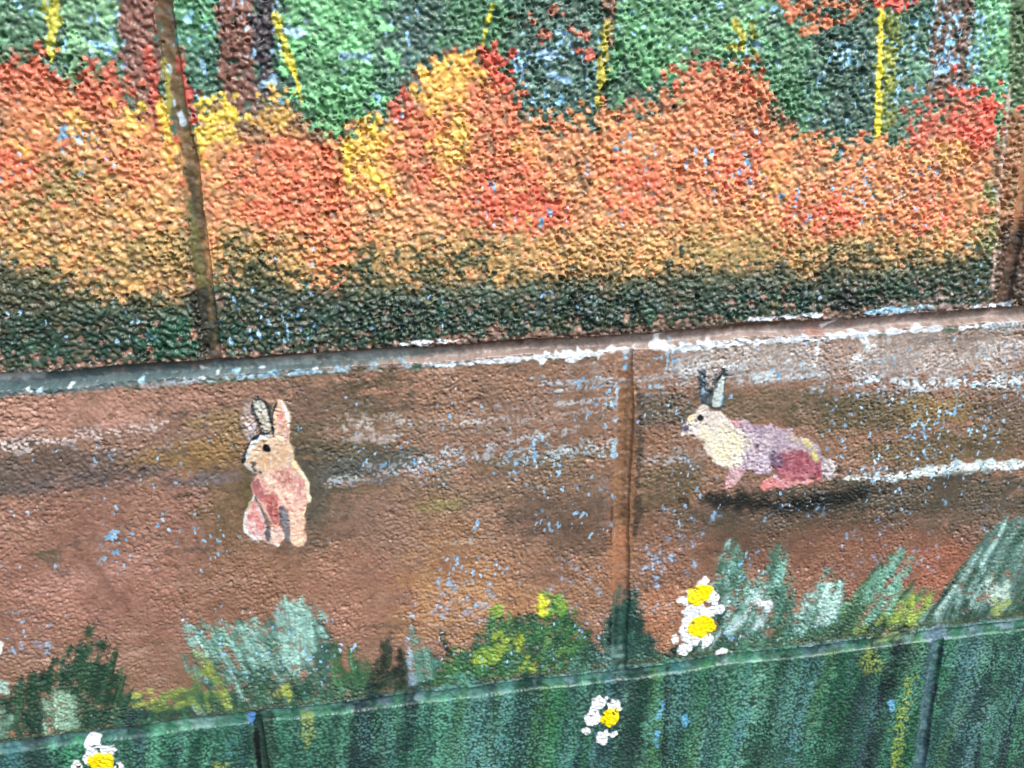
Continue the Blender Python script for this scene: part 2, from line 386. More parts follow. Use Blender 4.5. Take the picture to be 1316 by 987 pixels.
clump(rect(145,150,205,235), 110, [(212,124,80),(198,104,76),(226,150,86)], None)
clump([(10,120),(75,115),(110,150),(90,190),(10,190)], 130, [(224,138,90),(216,124,82)], None)
clump(rect(-20,190,45,238), 70, [(216,82,62),(206,76,58),(222,110,72)], None)
clump(rect(85,155,115,172), 12, [(226,178,80)], None)
clump([(310,205),(330,185),(420,190),(445,215),(440,280),(330,282),(305,250)], 230, [(222,94,68),(228,106,78),(214,84,62),(226,122,84)], 'red orange bush right of the slanting joint')
clump([(395,290),(450,290),(445,365),(420,372)], 60, [(220,102,70),(226,122,80)], None)
clump([(505,150),(560,130),(570,230),(500,220)], 120, [(196,86,68),(206,96,76),(184,80,66)], None)
clump([(545,110),(640,90),(665,140),(650,240),(560,240)], 150, [(226,126,82),(216,100,76),(230,140,90)], 'tall bush with a golden top rising above the row')
clump([(580,80),(640,65),(664,120),(650,135),(600,110)], 28, [(214,84,66),(224,104,78)], None, size=(3,6))
clump([(620,165),(650,145),(690,190),(700,250),(720,285),(610,292),(600,240)], 230, [(226,104,74),(218,88,66),(228,124,86)], 'rounded red orange bush below the tall golden one')
clump([(610,262),(720,250),(730,285),(620,295)], 70, [(228,84,66),(220,76,60)], None)
clump([(780,222),(840,205),(862,235),(845,262),(800,260)], 90, [(228,90,64),(234,74,54),(222,108,76)], 'bright red patch of leaves in the middle of the row')
clump([(870,100),(905,86),(945,80),(975,100),(990,140),(995,240),(870,240)], 260, [(226,130,86),(220,112,78),(230,146,96)], 'tall orange bush below the yellow green dashes')
clump([(920,205),(985,190),(985,235),(930,245)], 60, [(222,92,70),(228,110,80)], None)
clump([(1010,265),(1080,255),(1110,280),(1060,305),(1000,300)], 80, [(224,92,68),(232,80,60)], None)
clump([(1165,190),(1175,145),(1192,138),(1205,170),(1200,195)], 45, [(198,78,66),(186,72,62),(210,96,74)], 'dark red pointed bush left of the scarlet one')
clump([(1222,165),(1232,122),(1255,115),(1276,135),(1283,170),(1262,190),(1235,180)], 85, [(232,76,66),(224,64,58),(238,96,80)], 'scarlet bush top beside the right joint')
clump(rect(1160,230,1260,300), 110, [(224,108,78),(218,92,70),(214,140,84)], None)
# small leaves straying upwards
for pts, n, cols in (([(660,0),(760,0),(745,55),(670,50)],13,[(206,112,86),(196,120,92)]), ([(720,50),(770,60),(745,95)],10,[(200,96,76)]), ([(600,60),(665,60),(660,150),(620,120)],22,[(218,86,68)]), ([(1000,0),(1120,0),(1100,22),(1040,40),(1010,24)],55,[(224,136,88),(218,120,80)]),
                     ([(1120,0),(1168,0),(1160,12),(1125,10)],16,[(222,88,70)]), ([(990,T_),(1140,T_),(1140,0),(1000,0)],80,[(224,136,88),(218,110,80)]), ([(800,130),(870,110),(880,150),(800,165)],24,[(216,128,84)]), ([(495,130),(540,115),(545,150),(500,155)],14,[(206,90,70)]), ([(1000,150),(1080,180),(1080,205),(1000,190)],20,[(220,130,84)]), ([(880,80),(990,90),(995,130),(870,110)],24,[(214,106,74)])):
    dabs(pts, n, cols, size=(2.6,5.5), own=band, dry=.30)
# yellow touches
clump([(543,110),(552,86),(585,78),(604,86),(604,100),(570,140),(546,148)], 70, [(242,192,74),(240,178,72),(236,166,80)], None, size=(4,8), dry=.15)
clump([(568,172),(606,160),(596,205),(566,212)], 34, [(240,190,78),(232,172,76)], None, size=(4,8), dry=.18)
clump([(660,188),(690,190),(690,200),(662,198)], 8, [(240,184,84)], None, dry=.2)
clump([(446,200),(462,170),(480,155),(492,170),(490,215),(500,240),(480,235)], 60, [(238,190,76),(232,176,74)], None, size=(3.5,7), dry=.18)
for pts, w in (([(448,188),(447,220),(452,252)],[8,9,3]), ([(484,150),(478,168)],[4,7]), ([(470,215),(498,244),(508,256)],[8,8,2]), ([(255,165),(258,195),(268,222)],[8,8,4])):
    stroke(pts, w, (244,204,58), own=band, edge=1, rag=1.5, thk=.25)
clump([(256,162),(268,146),(290,130),(302,146),(296,165),(276,182),(256,190)], 46, [(242,208,64),(240,196,66)], None, size=(3.5,6.5), dry=.2)
stroke([(289,120),(288,138)], 5, (240,208,58), own=band, rag=1.5); stroke([(302,142),(302,152)], 6, (240,208,58), own=band, rag=1.5)
clump([(345,128),(372,124),(376,146),(345,170),(336,160)], 26, [(234,190,78),(228,168,78)], None, size=(3,6), dry=.25)
clump([(155,140),(166,140),(182,165),(165,172)], 20, [(238,186,80)], None, size=(3,6), dry=.2); stroke([(182,132),(184,140)], 7, (240,206,70), own=band, rag=1.5)
stroke([(12,182),(34,194)], [5,8], (238,188,74), own=band, rag=2); clump(rect(1210,190,1235,215), 12, [(228,172,84)], None); clump(rect(985,220,1012,250), 16, [(226,176,88)], None)
stroke([(624,145),(600,180),(590,198)], [4,6,3], (128,130,84), rag=1.5, own=band)
blend(bush_band, 3, .50, 12, 16); blend(bush_band, 9, .22, 12, 20)
_s = win(bush_band, 20); _m = sstep(-10, 10, sdpoly(_s, bush_band) + 6*N10[_s])[..., None]; COL[_s] *= 1 + _m*np.array([.13,.14,.14], f32)   # whole band brightened after blending
dabs([(0,150),(250,180),(450,200),(600,160),(800,180),(900,120),(980,150),(1270,210),(1270,310),(600,330),(0,360)], 1500, [(244,168,108),(238,146,92),(226,116,80),(240,184,106),(226,98,74),(206,148,86),(176,120,80),(150,116,76)], size=(1.6,3.8), own=0, dry=.40, alpha=.75)
dabs([(L_,280),(240,300),(240,392),(100,388),(0,345),(L_,350)], 420, [(186,152,86),(164,138,80),(206,164,94),(144,126,78)], size=(2,4.5), own=0, dry=.3, alpha=.8, jit=14)
dabs([(260,300),(1270,285),(1270,335),(800,358),(270,362)], 420, [(190,152,88),(168,138,82),(206,164,96),(150,128,80)], size=(2,4.5), own=0, dry=.34, alpha=.75, jit=10)
for pts, d in (([(0,130),(60,120),(150,150),(160,220),(0,230)],.62), ([(255,290),(470,290),(470,340),(255,340)],.42), ([(900,150),(1100,180),(1280,240),(1280,320),(900,260)],.72), ([(1120,220),(1270,230),(1270,310),(1120,290)],.75), ([(780,160),(900,180),(900,300),(780,290)],.45), ([(560,240),(760,220),(760,320),(560,320)],.35), ([(500,120),(560,110),(540,170),(500,170)],.7)):
    flecks(pts, d, c=(128,178,210), vert=True)

# ---- dark undergrowth at the foot of the rough blocks
fill([(L_,345),(0,350),(100,400),(240,398),(275,372),(440,380),(600,378),(800,368),(1000,358),(1160,352),(1278,338),(R_,325),(R_,400),(1316,404),(880,432),(440,464),(0,492),(L_,505)], (158,122,104), (136,106,90), edge=6, rag=6, rnd=False)
ug = new_owner('painted_undergrowth', 'dark green band of undergrowth painted along the foot of the rough blocks')
UG = [(L_,330),(0,338),(60,368),(120,392),(200,390),(245,395),(275,366),(360,372),(440,372),(520,364),(600,372),(700,366),(800,362),(900,356),(1000,350),(1090,348),(1160,344),(1278,330),(R_,318),(R_,392),(1316,392),(1100,404),(880,420),(700,432),(560,440),(440,452),(280,462),(100,472),(0,478),(L_,490)]
fill(UG, (44,72,58), (58,80,62), own=ug, edge=9, rag=15, dry=.14, rnd=False)
dabs([(0,395),(240,405),(440,390),(800,380),(1270,355),(1270,380),(800,420),(440,445),(240,455),(0,470)], 900, [(42,70,58),(36,58,48),(50,88,68),(66,80,60),(34,54,46),(74,80,58)], size=(3,6), own=ug, dry=.34, thk=.1, jit=10)
dabs(rect(195,400,262,460), 60, [(40,92,68),(36,80,60)], size=(4,8), own=ug, dry=.25)
dabs([(0,345),(100,395),(90,420),(0,400)], 60, [(64,74,54),(78,84,58),(50,64,52)], size=(4,8), own=ug, dry=.3)
dabs([(-100,335),(0,340),(110,385),(240,385),(275,352),(440,350),(640,350),(800,345),(1000,338),(1270,322),(1270,345),(800,372),(440,385),(240,405),(0,385)], 420, [(70,82,58),(92,92,62),(58,76,58),(110,104,66),(48,70,56)], size=(2.5,5), own=ug, dry=.42, jit=12)
for (x, y) in ((300,345),(330,350),(310,330),(455,352),(480,345),(470,335),(560,340),(600,340),(620,325),(100,370),(60,350)): dabs(rect(x-20,y-12,x+20,y+12), 22, [(66,80,58),(86,90,60),(104,104,66)], size=(2.5,5), own=ug, dry=.42, jit=8)
blend([(L_,330),(0,335),(110,385),(240,390),(440,365),(800,352),(1270,325),(R_,315),(R_,350),(800,385),(440,400),(240,415),(0,400),(L_,400)], 6, .6, 10)
dabs([(300,380),(640,385),(1100,365),(1100,385),(640,420),(300,440)], 120, [(92,112,108),(78,98,96)], size=(2.5,4), own=ug, dry=.6)
soft(1085,388,18,16,(30,40,38),alpha=.9,own=ug); soft(250,430,5,10,(196,142,118),alpha=.9)
flecks([(0,340),(120,380),(240,400),(240,440),(0,440)], .62); flecks([(275,350),(440,360),(440,460),(290,450)], .62); flecks([(440,380),(1280,340),(1280,380),(440,430)], .1)

# ---- slanting joints of the upper course
fill([(212,60),(236,60),(254,200),(268,340),(252,345),(234,200)], (112,92,60), (132,104,68), edge=3, rag=2.5, rnd=False, mix=SV, alpha=.9)
stroke([(190,62),(198,110),(208,158)], [12,18,14], (206,88,68), (180,94,76), rag=3.5, dry=.15); stroke([(210,76),(216,130),(214,160)], [6,8,6], (148,146,62), rag=2)
stroke([(205,128),(214,170),(219,212)], [9,13,7], (242,200,66), rag=1.8, thk=.1); stroke([(230,80),(242,120),(250,158)], [9,12,10], (200,82,68), rag=2.5, dry=.1)
stroke([(208,160),(216,190),(222,215)], [6,6,3], (226,150,70), rag=2)
stroke([(231,142),(232,156)], 11, (176,200,212), rag=2.5); stroke([(215,85),(216,92)], 5, (170,196,200), rag=1); stroke([(222,130),(223,136)], 4, (180,205,210), rag=1)
fill([(236,215),(253,215),(266,330),(274,400),(282,462),(264,462),(253,400),(245,320)], (108,90,58), (84,74,52), edge=3, rag=2.5, rnd=False, mix=SV)
stroke([(240,250),(250,310),(262,380)], [8,9,8], (84,100,56), (110,110,60), rag=2.5, alpha=.8)
fill([(244,370),(264,370),(276,455),(258,462)], (44,46,40), (58,60,50), edge=4, rag=3, rnd=False)
fill([(1302,T_),(1345,T_),(1330,60),(1320,130),(1296,140)], (72,104,66), (86,118,76), edge=4, rag=2, rnd=False)
fill([(1292,150),(1330,140),(1325,300),(1282,300)], (150,116,76), (170,112,74), edge=6, rag=4, rnd=False)
fill([(1280,290),(1330,290),(1330,395),(1276,395)], (112,82,64), (80,66,54), edge=8, rag=4, rnd=False)
stroke([(1300,110),(1290,200),(1282,280),(1277,370)], [2.5,3,3,3], (206,176,160), rag=1, alpha=.85)  # light catching the left lip of the right joint, painted as a pale line

# ---- deep level joint
def jy(x): return 494 - .0685*x               # centre line in the photograph
fill([(L_,jy(L_)-14),(R_,jy(R_)-14),(R_,jy(R_)+14),(L_,jy(L_)+14)], (140,122,112), (158,140,130), edge=3, rag=1.5, rnd=False, mix=SH)
fill([(L_,jy(L_)-15),(R_,jy(R_)-15),(R_,jy(R_)-5),(L_,jy(L_)-5)], (94,68,52), (72,56,46), edge=3, rag=1.5, rnd=False, mix=SH)  # shadow under the upper lip of the joint, painted as a dark strip
fill([(L_,jy(L_)-6),(0,jy(0)-6),(300,jy(300)-6),(520,jy(520)-5),(600,jy(600)),(440,jy(440)+9),(160,jy(160)+16),(50,jy(50)+24),(L_,jy(L_)+20)], (74,98,100), (96,116,118), edge=4, rag=2.5, rnd=False, mix=SH)
soft(150,478,200,7,(62,84,86),ang=-3.6,alpha=.6); soft(0,486,40,7,(196,204,206),ang=-3.6,alpha=.8); soft(420,461,110,5,(150,160,156),ang=-3.9,alpha=.6)
for k in range(40):
    x = rng.uniform(10,470); y = jy(x) + rng.uniform(3,14); l = rng.uniform(4,20)
    stroke([(x,y),(x+l,y-.0685*l)], rng.uniform(.8,2.2), (204,218,226) if rng.random() < .7 else (150,205,228), edge=.8, rag=1.8, streak=N4)
stroke([(30,508),(120,504),(230,496),(300,486),(440,476),(520,468)], [1,2,2,3,5,6], (166,204,222), (132,192,222), edge=1, rag=2.4, streak=N4)
stroke([(440,477),(600,467),(700,460)], [6,4,4], (150,202,226), (188,214,228), edge=1, rag=2.5, streak=N4)
stroke([(255,474),(270,478)], 5, (216,224,228), rag=2.5)

# ---- middle course: bare soil
CUR[0] = .78
fill([(L_,520),(0,510),(440,480),(880,448),(1316,418),(R_,405),(R_,775),(1316,795),(880,848),(440,900),(0,955),(L_,980)], (152,110,90), (144,104,82), edge=4, rag=1.5, rnd=False, mix=SH2)
def band_soft(pts, w, c, c2=None, dry=0, alpha=.85, streak=SH, edge=10, rag=6, own=0):
    stroke(pts, w, c, c2, edge=edge, rag=rag, dry=dry, alpha=alpha, streak=streak, own=own)
S = soft
S(110,535,190,30,(186,132,114),(172,120,100),ang=-4); S(470,505,160,26,(158,112,90),(148,108,88),ang=-4); S(640,500,150,32,(152,110,86),(140,104,84),ang=-4)
S(70,600,150,34,(110,88,78),(98,80,72),ang=-4); S(-60,610,120,40,(110,90,80),ang=-4); S(255,575,80,36,(150,112,66),(134,100,64),ang=-4); S(270,545,50,20,(146,114,76),ang=-4); S(180,560,90,16,(146,108,92),ang=-4)
S(90,622,130,12,(86,78,78),(98,90,92),ang=-6,alpha=.8); S(275,618,66,12,(108,102,108),(92,88,92),ang=-6,alpha=.85)
S(150,665,210,42,(160,110,92),(150,104,86),ang=-2); S(120,760,230,80,(164,110,92),(152,102,86)); S(110,745,100,18,(176,124,110),(160,110,92),ang=-8,alpha=.7); S(60,715,16,8,(110,90,72)); S(150,770,60,8,(136,92,76),ang=50,alpha=.6)
S(300,660,40,60,(130,98,70),(118,92,66)); S(340,760,110,60,(150,104,82),(140,96,72))
S(440,560,90,76,(104,90,66),(90,80,60)); S(425,630,70,50,(92,84,68),(80,76,66)); S(430,690,70,34,(104,82,68),(120,92,76)); S(410,520,40,22,(122,92,76))
S(690,590,110,20,(126,104,78),(112,96,74),ang=-6); S(600,545,170,20,(152,114,92),(140,108,88),ang=-4); S(690,520,110,30,(146,108,88),(134,100,82),ang=-4)
S(480,600,80,20,(84,86,80),(98,96,88),ang=-10); S(560,640,150,34,(144,110,86),(128,100,78),ang=-2); S(560,650,36,10,(150,136,80),ang=-4,alpha=.7)
S(540,730,130,70,(166,118,84),(152,108,78)); S(600,770,130,50,(178,126,82),(166,112,78)); S(490,680,60,50,(142,106,88)); S(450,760,60,60,(156,106,86))
S(720,660,80,48,(122,94,78),(106,84,72)); S(700,620,90,18,(138,108,86),(126,98,78)); S(740,730,70,50,(146,102,78),(158,110,80)); S(745,690,50,30,(112,86,70))
SOIL = [(L_,520),(440,480),(880,448),(R_,405),(R_,775),(880,848),(440,900),(L_,980)]
# white and mauve dry strokes on the left block
ws = lambda lab: new_owner('painted_streak', lab)
w1 = ws('dry white brush streak on the left soil block')
stroke([(L_,590),(0,572),(60,566),(130,556),(200,548),(222,546)], [16,17,14,13,9,4], (236,214,212), (214,190,188), own=w1, edge=5, rag=5, dry=.56, alpha=.8)
band_soft([(120,582),(230,566)], [8,6], (170,160,170), dry=.6); band_soft([(470,562),(560,548),(700,532),(790,522)], [8,14,20,26], (186,166,162), (170,152,148), dry=.56)
band_soft([(440,545),(520,540)], [8,5], (196,182,176), dry=.6)
w2 = ws('bluish white dry streak running to the middle joint')
stroke([(420,622),(520,602),(600,590),(680,582),(795,572)], [12,18,14,14,18], (180,190,202), (160,172,184), own=w2, edge=6, rag=6, dry=.62, alpha=.75)
stroke([(530,596),(600,580),(690,560),(740,553)], [10,9,9,6], (176,184,194), own=w2, edge=5, rag=5, dry=.64, alpha=.75)
band_soft([(700,495),(800,490)], [18,34], (188,190,198), (170,190,206), dry=.52); band_soft([(720,520),(795,510)], [20,30], (182,180,184), dry=.58)
band_soft([(610,660),(690,655),(760,650)], [5,5,4], (108,88,74)); band_soft([(630,618),(690,622)], [4,4], (174,140,116), dry=.2)
# right block
S(1080,455,300,34,(176,156,148),(160,138,128),ang=-3); S(1230,445,160,34,(172,148,138),(160,136,126),ang=-2,alpha=.6,rag=.5)
S(1000,525,190,24,(126,100,78),(112,92,70),ang=-2); S(1130,535,110,26,(108,92,66),(98,86,62)); S(1220,530,60,24,(144,114,66),(128,104,62)); S(1290,540,60,50,(110,92,76),(122,100,82)); S(860,530,50,30,(104,92,78),(90,82,72))
S(1110,575,46,20,(156,112,88),(146,106,82)); S(1200,580,90,26,(116,94,66),(104,86,62)); S(860,565,40,22,(146,104,80),(134,96,74)); S(860,625,50,40,(112,92,66),(100,82,60)); S(1250,575,80,24,(122,98,70),(106,90,66))
S(1180,640,220,36,(86,78,64),(76,72,60)); S(1060,690,300,36,(112,82,66),(124,90,72)); S(920,690,90,40,(116,88,70),(104,78,64)); S(860,730,50,60,(134,92,72),(150,100,76)); S(850,800,36,46,(176,114,80),(166,106,76)); S(1140,730,150,60,(148,96,74),(136,88,70)); S(1210,740,60,40,(166,96,72),(156,92,70)); S(1300,680,60,34,(124,90,74))
fill([(860,660),(930,640),(1090,632),(1200,640),(R_,630),(R_,668),(1150,676),(1000,682),(880,680)], (78,72,60), (90,80,66), edge=14, rag=9, alpha=.7)
fill([(893,642),(930,634),(980,640),(1040,634),(1092,626),(1122,632),(1085,652),(1010,662),(935,657)], (28,32,32), (36,40,38), edge=8, rag=5, alpha=.97); blend([(860,610),(1200,610),(1200,690),(860,690)], 3, .6)
band_soft([(820,492),(900,484),(980,482),(1060,482)], [24,22,16,16], (196,204,214), (176,190,204), dry=.46); band_soft([(850,470),(900,466),(980,456),(1050,448)], [4,22,26,10], (200,196,198), dry=.58, edge=14, rag=10)
band_soft([(1060,490),(1150,494),(1240,496),(1316,492),(R_,488)], [14,16,16,14,14], (188,198,208), (164,180,194), dry=.46); band_soft([(1090,468),(1160,458),(1230,450),(1316,440),(R_,430)], [10,34,44,44,44], (200,192,192), dry=.62, edge=18, rag=12)
band_soft([(940,478),(1060,470)], [5,5], (206,212,220), dry=.4)
w3 = ws('bluish white dry streak high on the right soil block')
stroke([(1090,486),(1180,494),(1316,490)], [6,8,6], (196,206,216), own=w3, edge=3, rag=3, dry=.45)
band_soft([(820,592),(890,586),(905,584)], [14,12,6], (176,168,172), dry=.5)
w4 = ws('clean white streak trailing behind the running rabbit')
stroke([(1082,615),(1130,613),(1190,607),(1230,602),(1316,597),(R_,590)], [2,6,10,15,12,10], (232,238,238), (206,220,222), own=w4, edge=2.5, rag=2, dry=.2, thk=.1)
# mortar smear
fill([(1050,432),(1100,424),(1112,446),(1098,480),(1080,500),(1062,494),(1058,460)], (168,130,112), (150,110,90), edge=8, rag=8, alpha=.6)
stroke([(1052,440),(1048,470)], 4, (224,230,234), rag=2); stroke([(1104,430),(1118,445),(1100,462)], [6,8,5], (220,226,232), rag=2.5, dry=.3)
# white paint left along the lip of the deep joint
lip = new_owner('white_paint_edge', 'ragged white paint along the lower lip of the deep joint')
stroke([(560,471),(640,464),(720,458),(780,455),(850,450),(950,441),(1050,434),(1100,430),(1200,424),(1316,416),(R_,405)], [1,4,8,12,11,8,7,6,5,4,4], (228,236,242), (210,222,232), own=lip, edge=1.2, rag=1.7, thk=.2, streak=N30+1.6)
stroke([(700,461),(780,457)], [8,12], (232,238,242), own=lip, edge=1, rag=3.5, dry=.2, thk=.2); stroke([(848,434),(842,446),(858,448)], [8,10,12], (236,240,244), own=lip, rag=2.0, thk=.3)
stroke([(510,443),(540,440),(600,437)], [3,4,3], (226,234,238), edge=1, rag=1.5, own=lip); stroke([(960,410),(1010,408),(1060,404)], [2,5,3], (206,222,232), edge=1, rag=2, own=lip); stroke([(1110,402),(1150,398),(1200,397)], [3,6,3], (150,205,232), edge=1, rag=2.5); stroke([(1250,396),(1300,392)], 3, (206,222,232), edge=1, rag=2)
stroke([(1060,422),(1085,412)], 3, (232,236,240), rag=1.2, own=lip); soft(1048,427,14,7,(160,110,90),alpha=.9)
# middle upright joint
fill([(792,462),(820,458),(822,560),(820,660),(812,740),(782,740),(786,640),(790,560)], (134,90,62), (150,104,72), edge=3, rag=3, rnd=False, mix=SV)
stroke([(808,480),(806,560),(803,660),(798,730)], [5,6,6,5], (104,74,54), (120,84,60), edge=3, rag=2.5)
fill([(784,680),(810,680),(806,760),(778,760)], (170,108,74), (160,102,70), edge=6, rag=2, rnd=False)
stroke([(788,640),(785,700)], 2.5, (60,46,40), rag=1.2, alpha=.8); stroke([(795,500),(790,560),(787,600)], [5,4,3], (150,180,206), rag=2.5, streak=N10); stroke([(803,460),(805,472)], 9, (124,182,224), rag=1.5); stroke([(833,456),(834,463)], 6, (124,182,224), rag=1)
fill([(770,458),(800,452),(800,478),(776,478)], (150,108,84), (166,124,104), edge=3, rag=2); fill([(812,458),(860,452),(850,480),(815,484)], (150,108,84), (166,124,104), edge=3, rag=3)
stroke([(822,500),(823,560),(821,640),(816,690)], [5,9,10,5], (66,60,54), edge=3, rag=3, alpha=.8)
for k in range(230):
    x, y = inside(SOIL, 1)[0]; L = rng.uniform(30,110); jj, ii = np.searchsorted(vs, px2uv(x,y)[1]), np.searchsorted(us, px2uv(x,y)[0])
    c0 = COL[min(jj,NV-1), min(ii,NU-1)]; c8 = np.where(c0 <= .0031308, 12.92*c0, 1.055*np.maximum(c0,1e-6)**(1/2.4)-.055)*255
    stroke([(x-L/2,y+L*.04),(x,y+rng.normal(0,2)),(x+L/2,y-L*.05)], [2,rng.uniform(4,12),2], np.clip(c8*rng.choice([.8,.88,1.1,1.2]), 0, 235), edge=2.5, rag=3, dry=rng.uniform(.2,.55), alpha=.7)
_s = win(SOIL, 10); _m = sstep(-6, 6, sdpoly(_s, SOIL))[..., None]; COL[_s] *= 1 + _m*np.array([-.04,.02,.0], f32)
# bare undercoat
for pts, d in ((rect(740,480,792,545),1.05), (rect(660,565,790,615),.85), (rect(690,625,790,690),1.22), (rect(560,660,640,700),.85), (rect(555,715,640,790),1.3), (rect(640,720,790,780),.6), (rect(520,760,640,800),.6), (rect(0,640,60,760),.75), (rect(130,655,300,735),.75), (rect(0,790,90,860),.55), (rect(330,560,430,700),-.1), (rect(820,490,900,560),.95), (rect(860,560,900,660),.55), (rect(870,620,1060,665),.62), (rect(1180,520,1300,600),1.35), (rect(1060,500,1316,620),.62), (rect(820,680,900,830),.72), (rect(1080,690,1200,730),.9), (rect(1150,720,1200,750),.9), (rect(820,440,1316,500),.42), (rect(-10,540,330,650),.12), (rect(330,500,800,560),.12), (rect(1090,620,1316,680),.35), (rect(420,560,700,620),.55)):
    flecks(pts, d-.08)

# ---- grass tufts at the foot of the soil
CUR[0] = .88
tuft = lambda lab: new_owner('painted_grass_tuft', lab)
def blade(x0, y0, x1, y1, w, c, c2, own, dry=.10, rag=1.0, edge=.9, bend=0):
    """one brush stroke of grass: a bundle of thin bristle marks that run together at the foot"""
    n = max(3, int(w/2.6)); c, c2 = np.array(c, float), np.array(c2, float)
    for k in range(n):
        o = (k/(n-1) - .5) * w; e = rng.uniform(-.05, .34) * (.3 + abs(o)/w)
        tx, ty = x1 + o*.5 - (x1-x0)*e, y1 - (y1-y0)*e
        m = rng.random(); cc = np.clip((c*(1-m) + c2*m) * rng.uniform(.82, 1.2), 0, 250)
        stroke([(x0+o, y0), ((x0+x1)/2 + o*.9 + bend, (y0+y1)/2), (tx, ty)], [w/n*1.5, w/n*1.5, w/n*.5], cc, None, own=own, edge=edge, rag=rag, dry=dry)
def ky(x): return 962 - .1235*x
def brush(own, xs, tops, lean, cols, n, w=(5,11), dry=.12, length=(40,80), foot=True, spread=10):
    """n overlapping strokes whose tips follow the outline xs/tops"""
    for k in range(n):
        x = rng.uniform(xs[0], xs[-1]); top = np.interp(x, xs, tops)
        depth = 0 if k > n*.55 else rng.random()**1.3 * (ky(x) - 10 - top) * .75
        yt = top + depth + abs(rng.normal(0, spread)); L = rng.uniform(*length); yb = min(yt + L, ky(x) - 6)
        if yb - yt < 10: continue
        c = cols[rng.integers(len(cols))]; c2 = cols[rng.integers(len(cols))]
        blade(x - lean*(yb-yt) + rng.normal(0, 3), yb, x, yt, rng.uniform(*w), c, c2, own, dry=dry*rng.uniform(.4, 1.8))
base_g = tuft('low dark green grass along the shallow joint')
fill([(L_,935),(0,915),(60,902),(150,905),(260,892),(420,872),(470,866),(560,860),(640,840),(760,832),(830,836),(880,832),(900,822),(1000,812),(1080,806),(1140,790),(1200,784),(1260,770),(1316,756),(R_,740),(R_,772),(1316,796),(880,848),(440,902),(0,956),(L_,975)], (50,84,68), (40,66,56), own=base_g, edge=4, rag=5, rnd=False, dry=.05)
DG = [(40,70,54),(52,88,64),(34,58,48),(62,104,74),(46,78,66)]
brush(base_g, [L_,0,200,440,600,800,1000,1200,R_], [925,905,890,868,850,826,800,780,740], .15, DG, 150, dry=.15, length=(20,45))
ta = tuft('dark green spiky grass with one pale broad blade inside')
brush(ta, [-60,0,40,60,90,108,118,135,150,168,190], [880,885,860,850,830,805,800,822,828,880,915], .18, DG[:4], 90, w=(5,10), length=(50,95), spread=6)
for (a,b,c,d,w) in ((95,900,115,796,12),(110,900,135,822,12),(125,905,152,826,12),(80,890,92,826,10),(40,905,42,858,12),(60,890,75,840,10),(140,915,150,860,14)): blade(a,b,c,d,w,(46,80,58),(34,60,48),ta)
for k in range(9): blade(62+k*4.5+rng.normal(0,2), 946-k*.5, 56+k*5, 866+abs(k-3)*5+rng.uniform(0,12), 6, (146,182,156), (104,144,120), ta, dry=.18)
for k in range(5): blade(-8+k*5, 948, -6+k*5, 902+k*4, 6, (126,168,144), (96,136,116), ta, dry=.2)
tb = tuft('pale teal brushy tuft with a yellow green side')
brush(tb, [236,250,300,345,360,385,400,412,440], [800,798,794,790,774,760,768,836,868], -.55, [(60,98,84),(74,118,102),(50,84,72)], 70, w=(5,10), length=(40,80))
brush(tb, [234,250,300,345,360,385,400], [800,796,792,790,772,760,766], -.6, [(138,184,172),(116,164,152),(92,138,124),(152,194,184),(78,122,104)], 85, w=(4,9), dry=.28, length=(22,50), spread=14)
brush(tb, [356,372,386,400], [776,766,760,768], -.05, [(150,196,186),(130,178,166)], 22, w=(4,8), dry=.25, length=(40,70), spread=6)
brush(tb, [300,340,400,430], [850,846,845,868], -.5, [(56,92,78),(48,80,68),(68,108,90)], 34, w=(5,9), length=(25,45))
brush(tb, [244,252,262,276], [832,826,840,866], -.5, [(160,176,80),(136,158,72),(104,138,72)], 16, w=(4,7), dry=.2, length=(22,45))
for k in range(26):
    x = rng.uniform(182,285); y = rng.uniform(888,916) - (x-182)*.05
    stroke([(x-12,y+3),(x+14,y-4)], rng.uniform(3,6), [(128,148,72),(104,132,68),(78,112,66),(156,170,82)][rng.integers(4)], own=tb, edge=1.2, rag=1.5, dry=.12)
dabs(rect(345,882,372,898), 10, [(166,180,74)], size=(2.5,5), own=tb)
tc = tuft('pointed green and black blades beside a pale blue white blade')
brush(tc, [425,436,445,470,482], [830,812,820,842,862], -.15, [(60,104,70),(48,86,60),(76,124,80)], 26, w=(5,9), length=(40,60))
brush(tc, [484,492,504,516,522], [838,820,804,808,830], .08, [(38,52,46),(52,66,52),(44,62,50)], 24, w=(5,9), length=(45,70), dry=.2)
for k in range(7): blade(536+k*5, 876-k, 525+k*6, 800+k*7+rng.uniform(0,6), 6, (104,152,136), (70,112,98), tc, dry=.12)
stroke([(525,812),(527,845),(530,880)], [3,7,8], (172,196,206), (130,160,176), own=tc, edge=1, rag=2, dry=.2, streak=N10+.8)
blade(578,842,564,808,6,(50,66,46),(40,56,44),tc); blade(600,860,585,830,10,(66,110,64),(54,96,60),tc)
td = tuft('leafy dark green clump with bright yellow green tips')
fill([(575,850),(600,832),(634,815),(640,795),(672,800),(700,782),(714,770),(732,790),(748,808),(765,850),(700,862),(600,874),(565,868)], (46,86,58), (40,72,54), own=td, edge=4, rag=6, dry=.08)
brush(td, [560,600,632,640,672,700,712,732,750,775], [850,822,778,776,790,766,756,772,796,850], -.1, [(58,110,64),(44,90,56),(36,70,50),(76,128,70),(50,98,68)], 130, w=(4,8), length=(22,42), dry=.16, spread=12)
dabs([(585,845),(640,800),(710,770),(745,805),(755,850),(700,860),(600,868)], 150, [(70,122,72),(50,98,60),(38,72,52),(92,140,76),(60,104,84)], size=(2.5,5), own=td, dry=.28, asp=2, ang=-60)
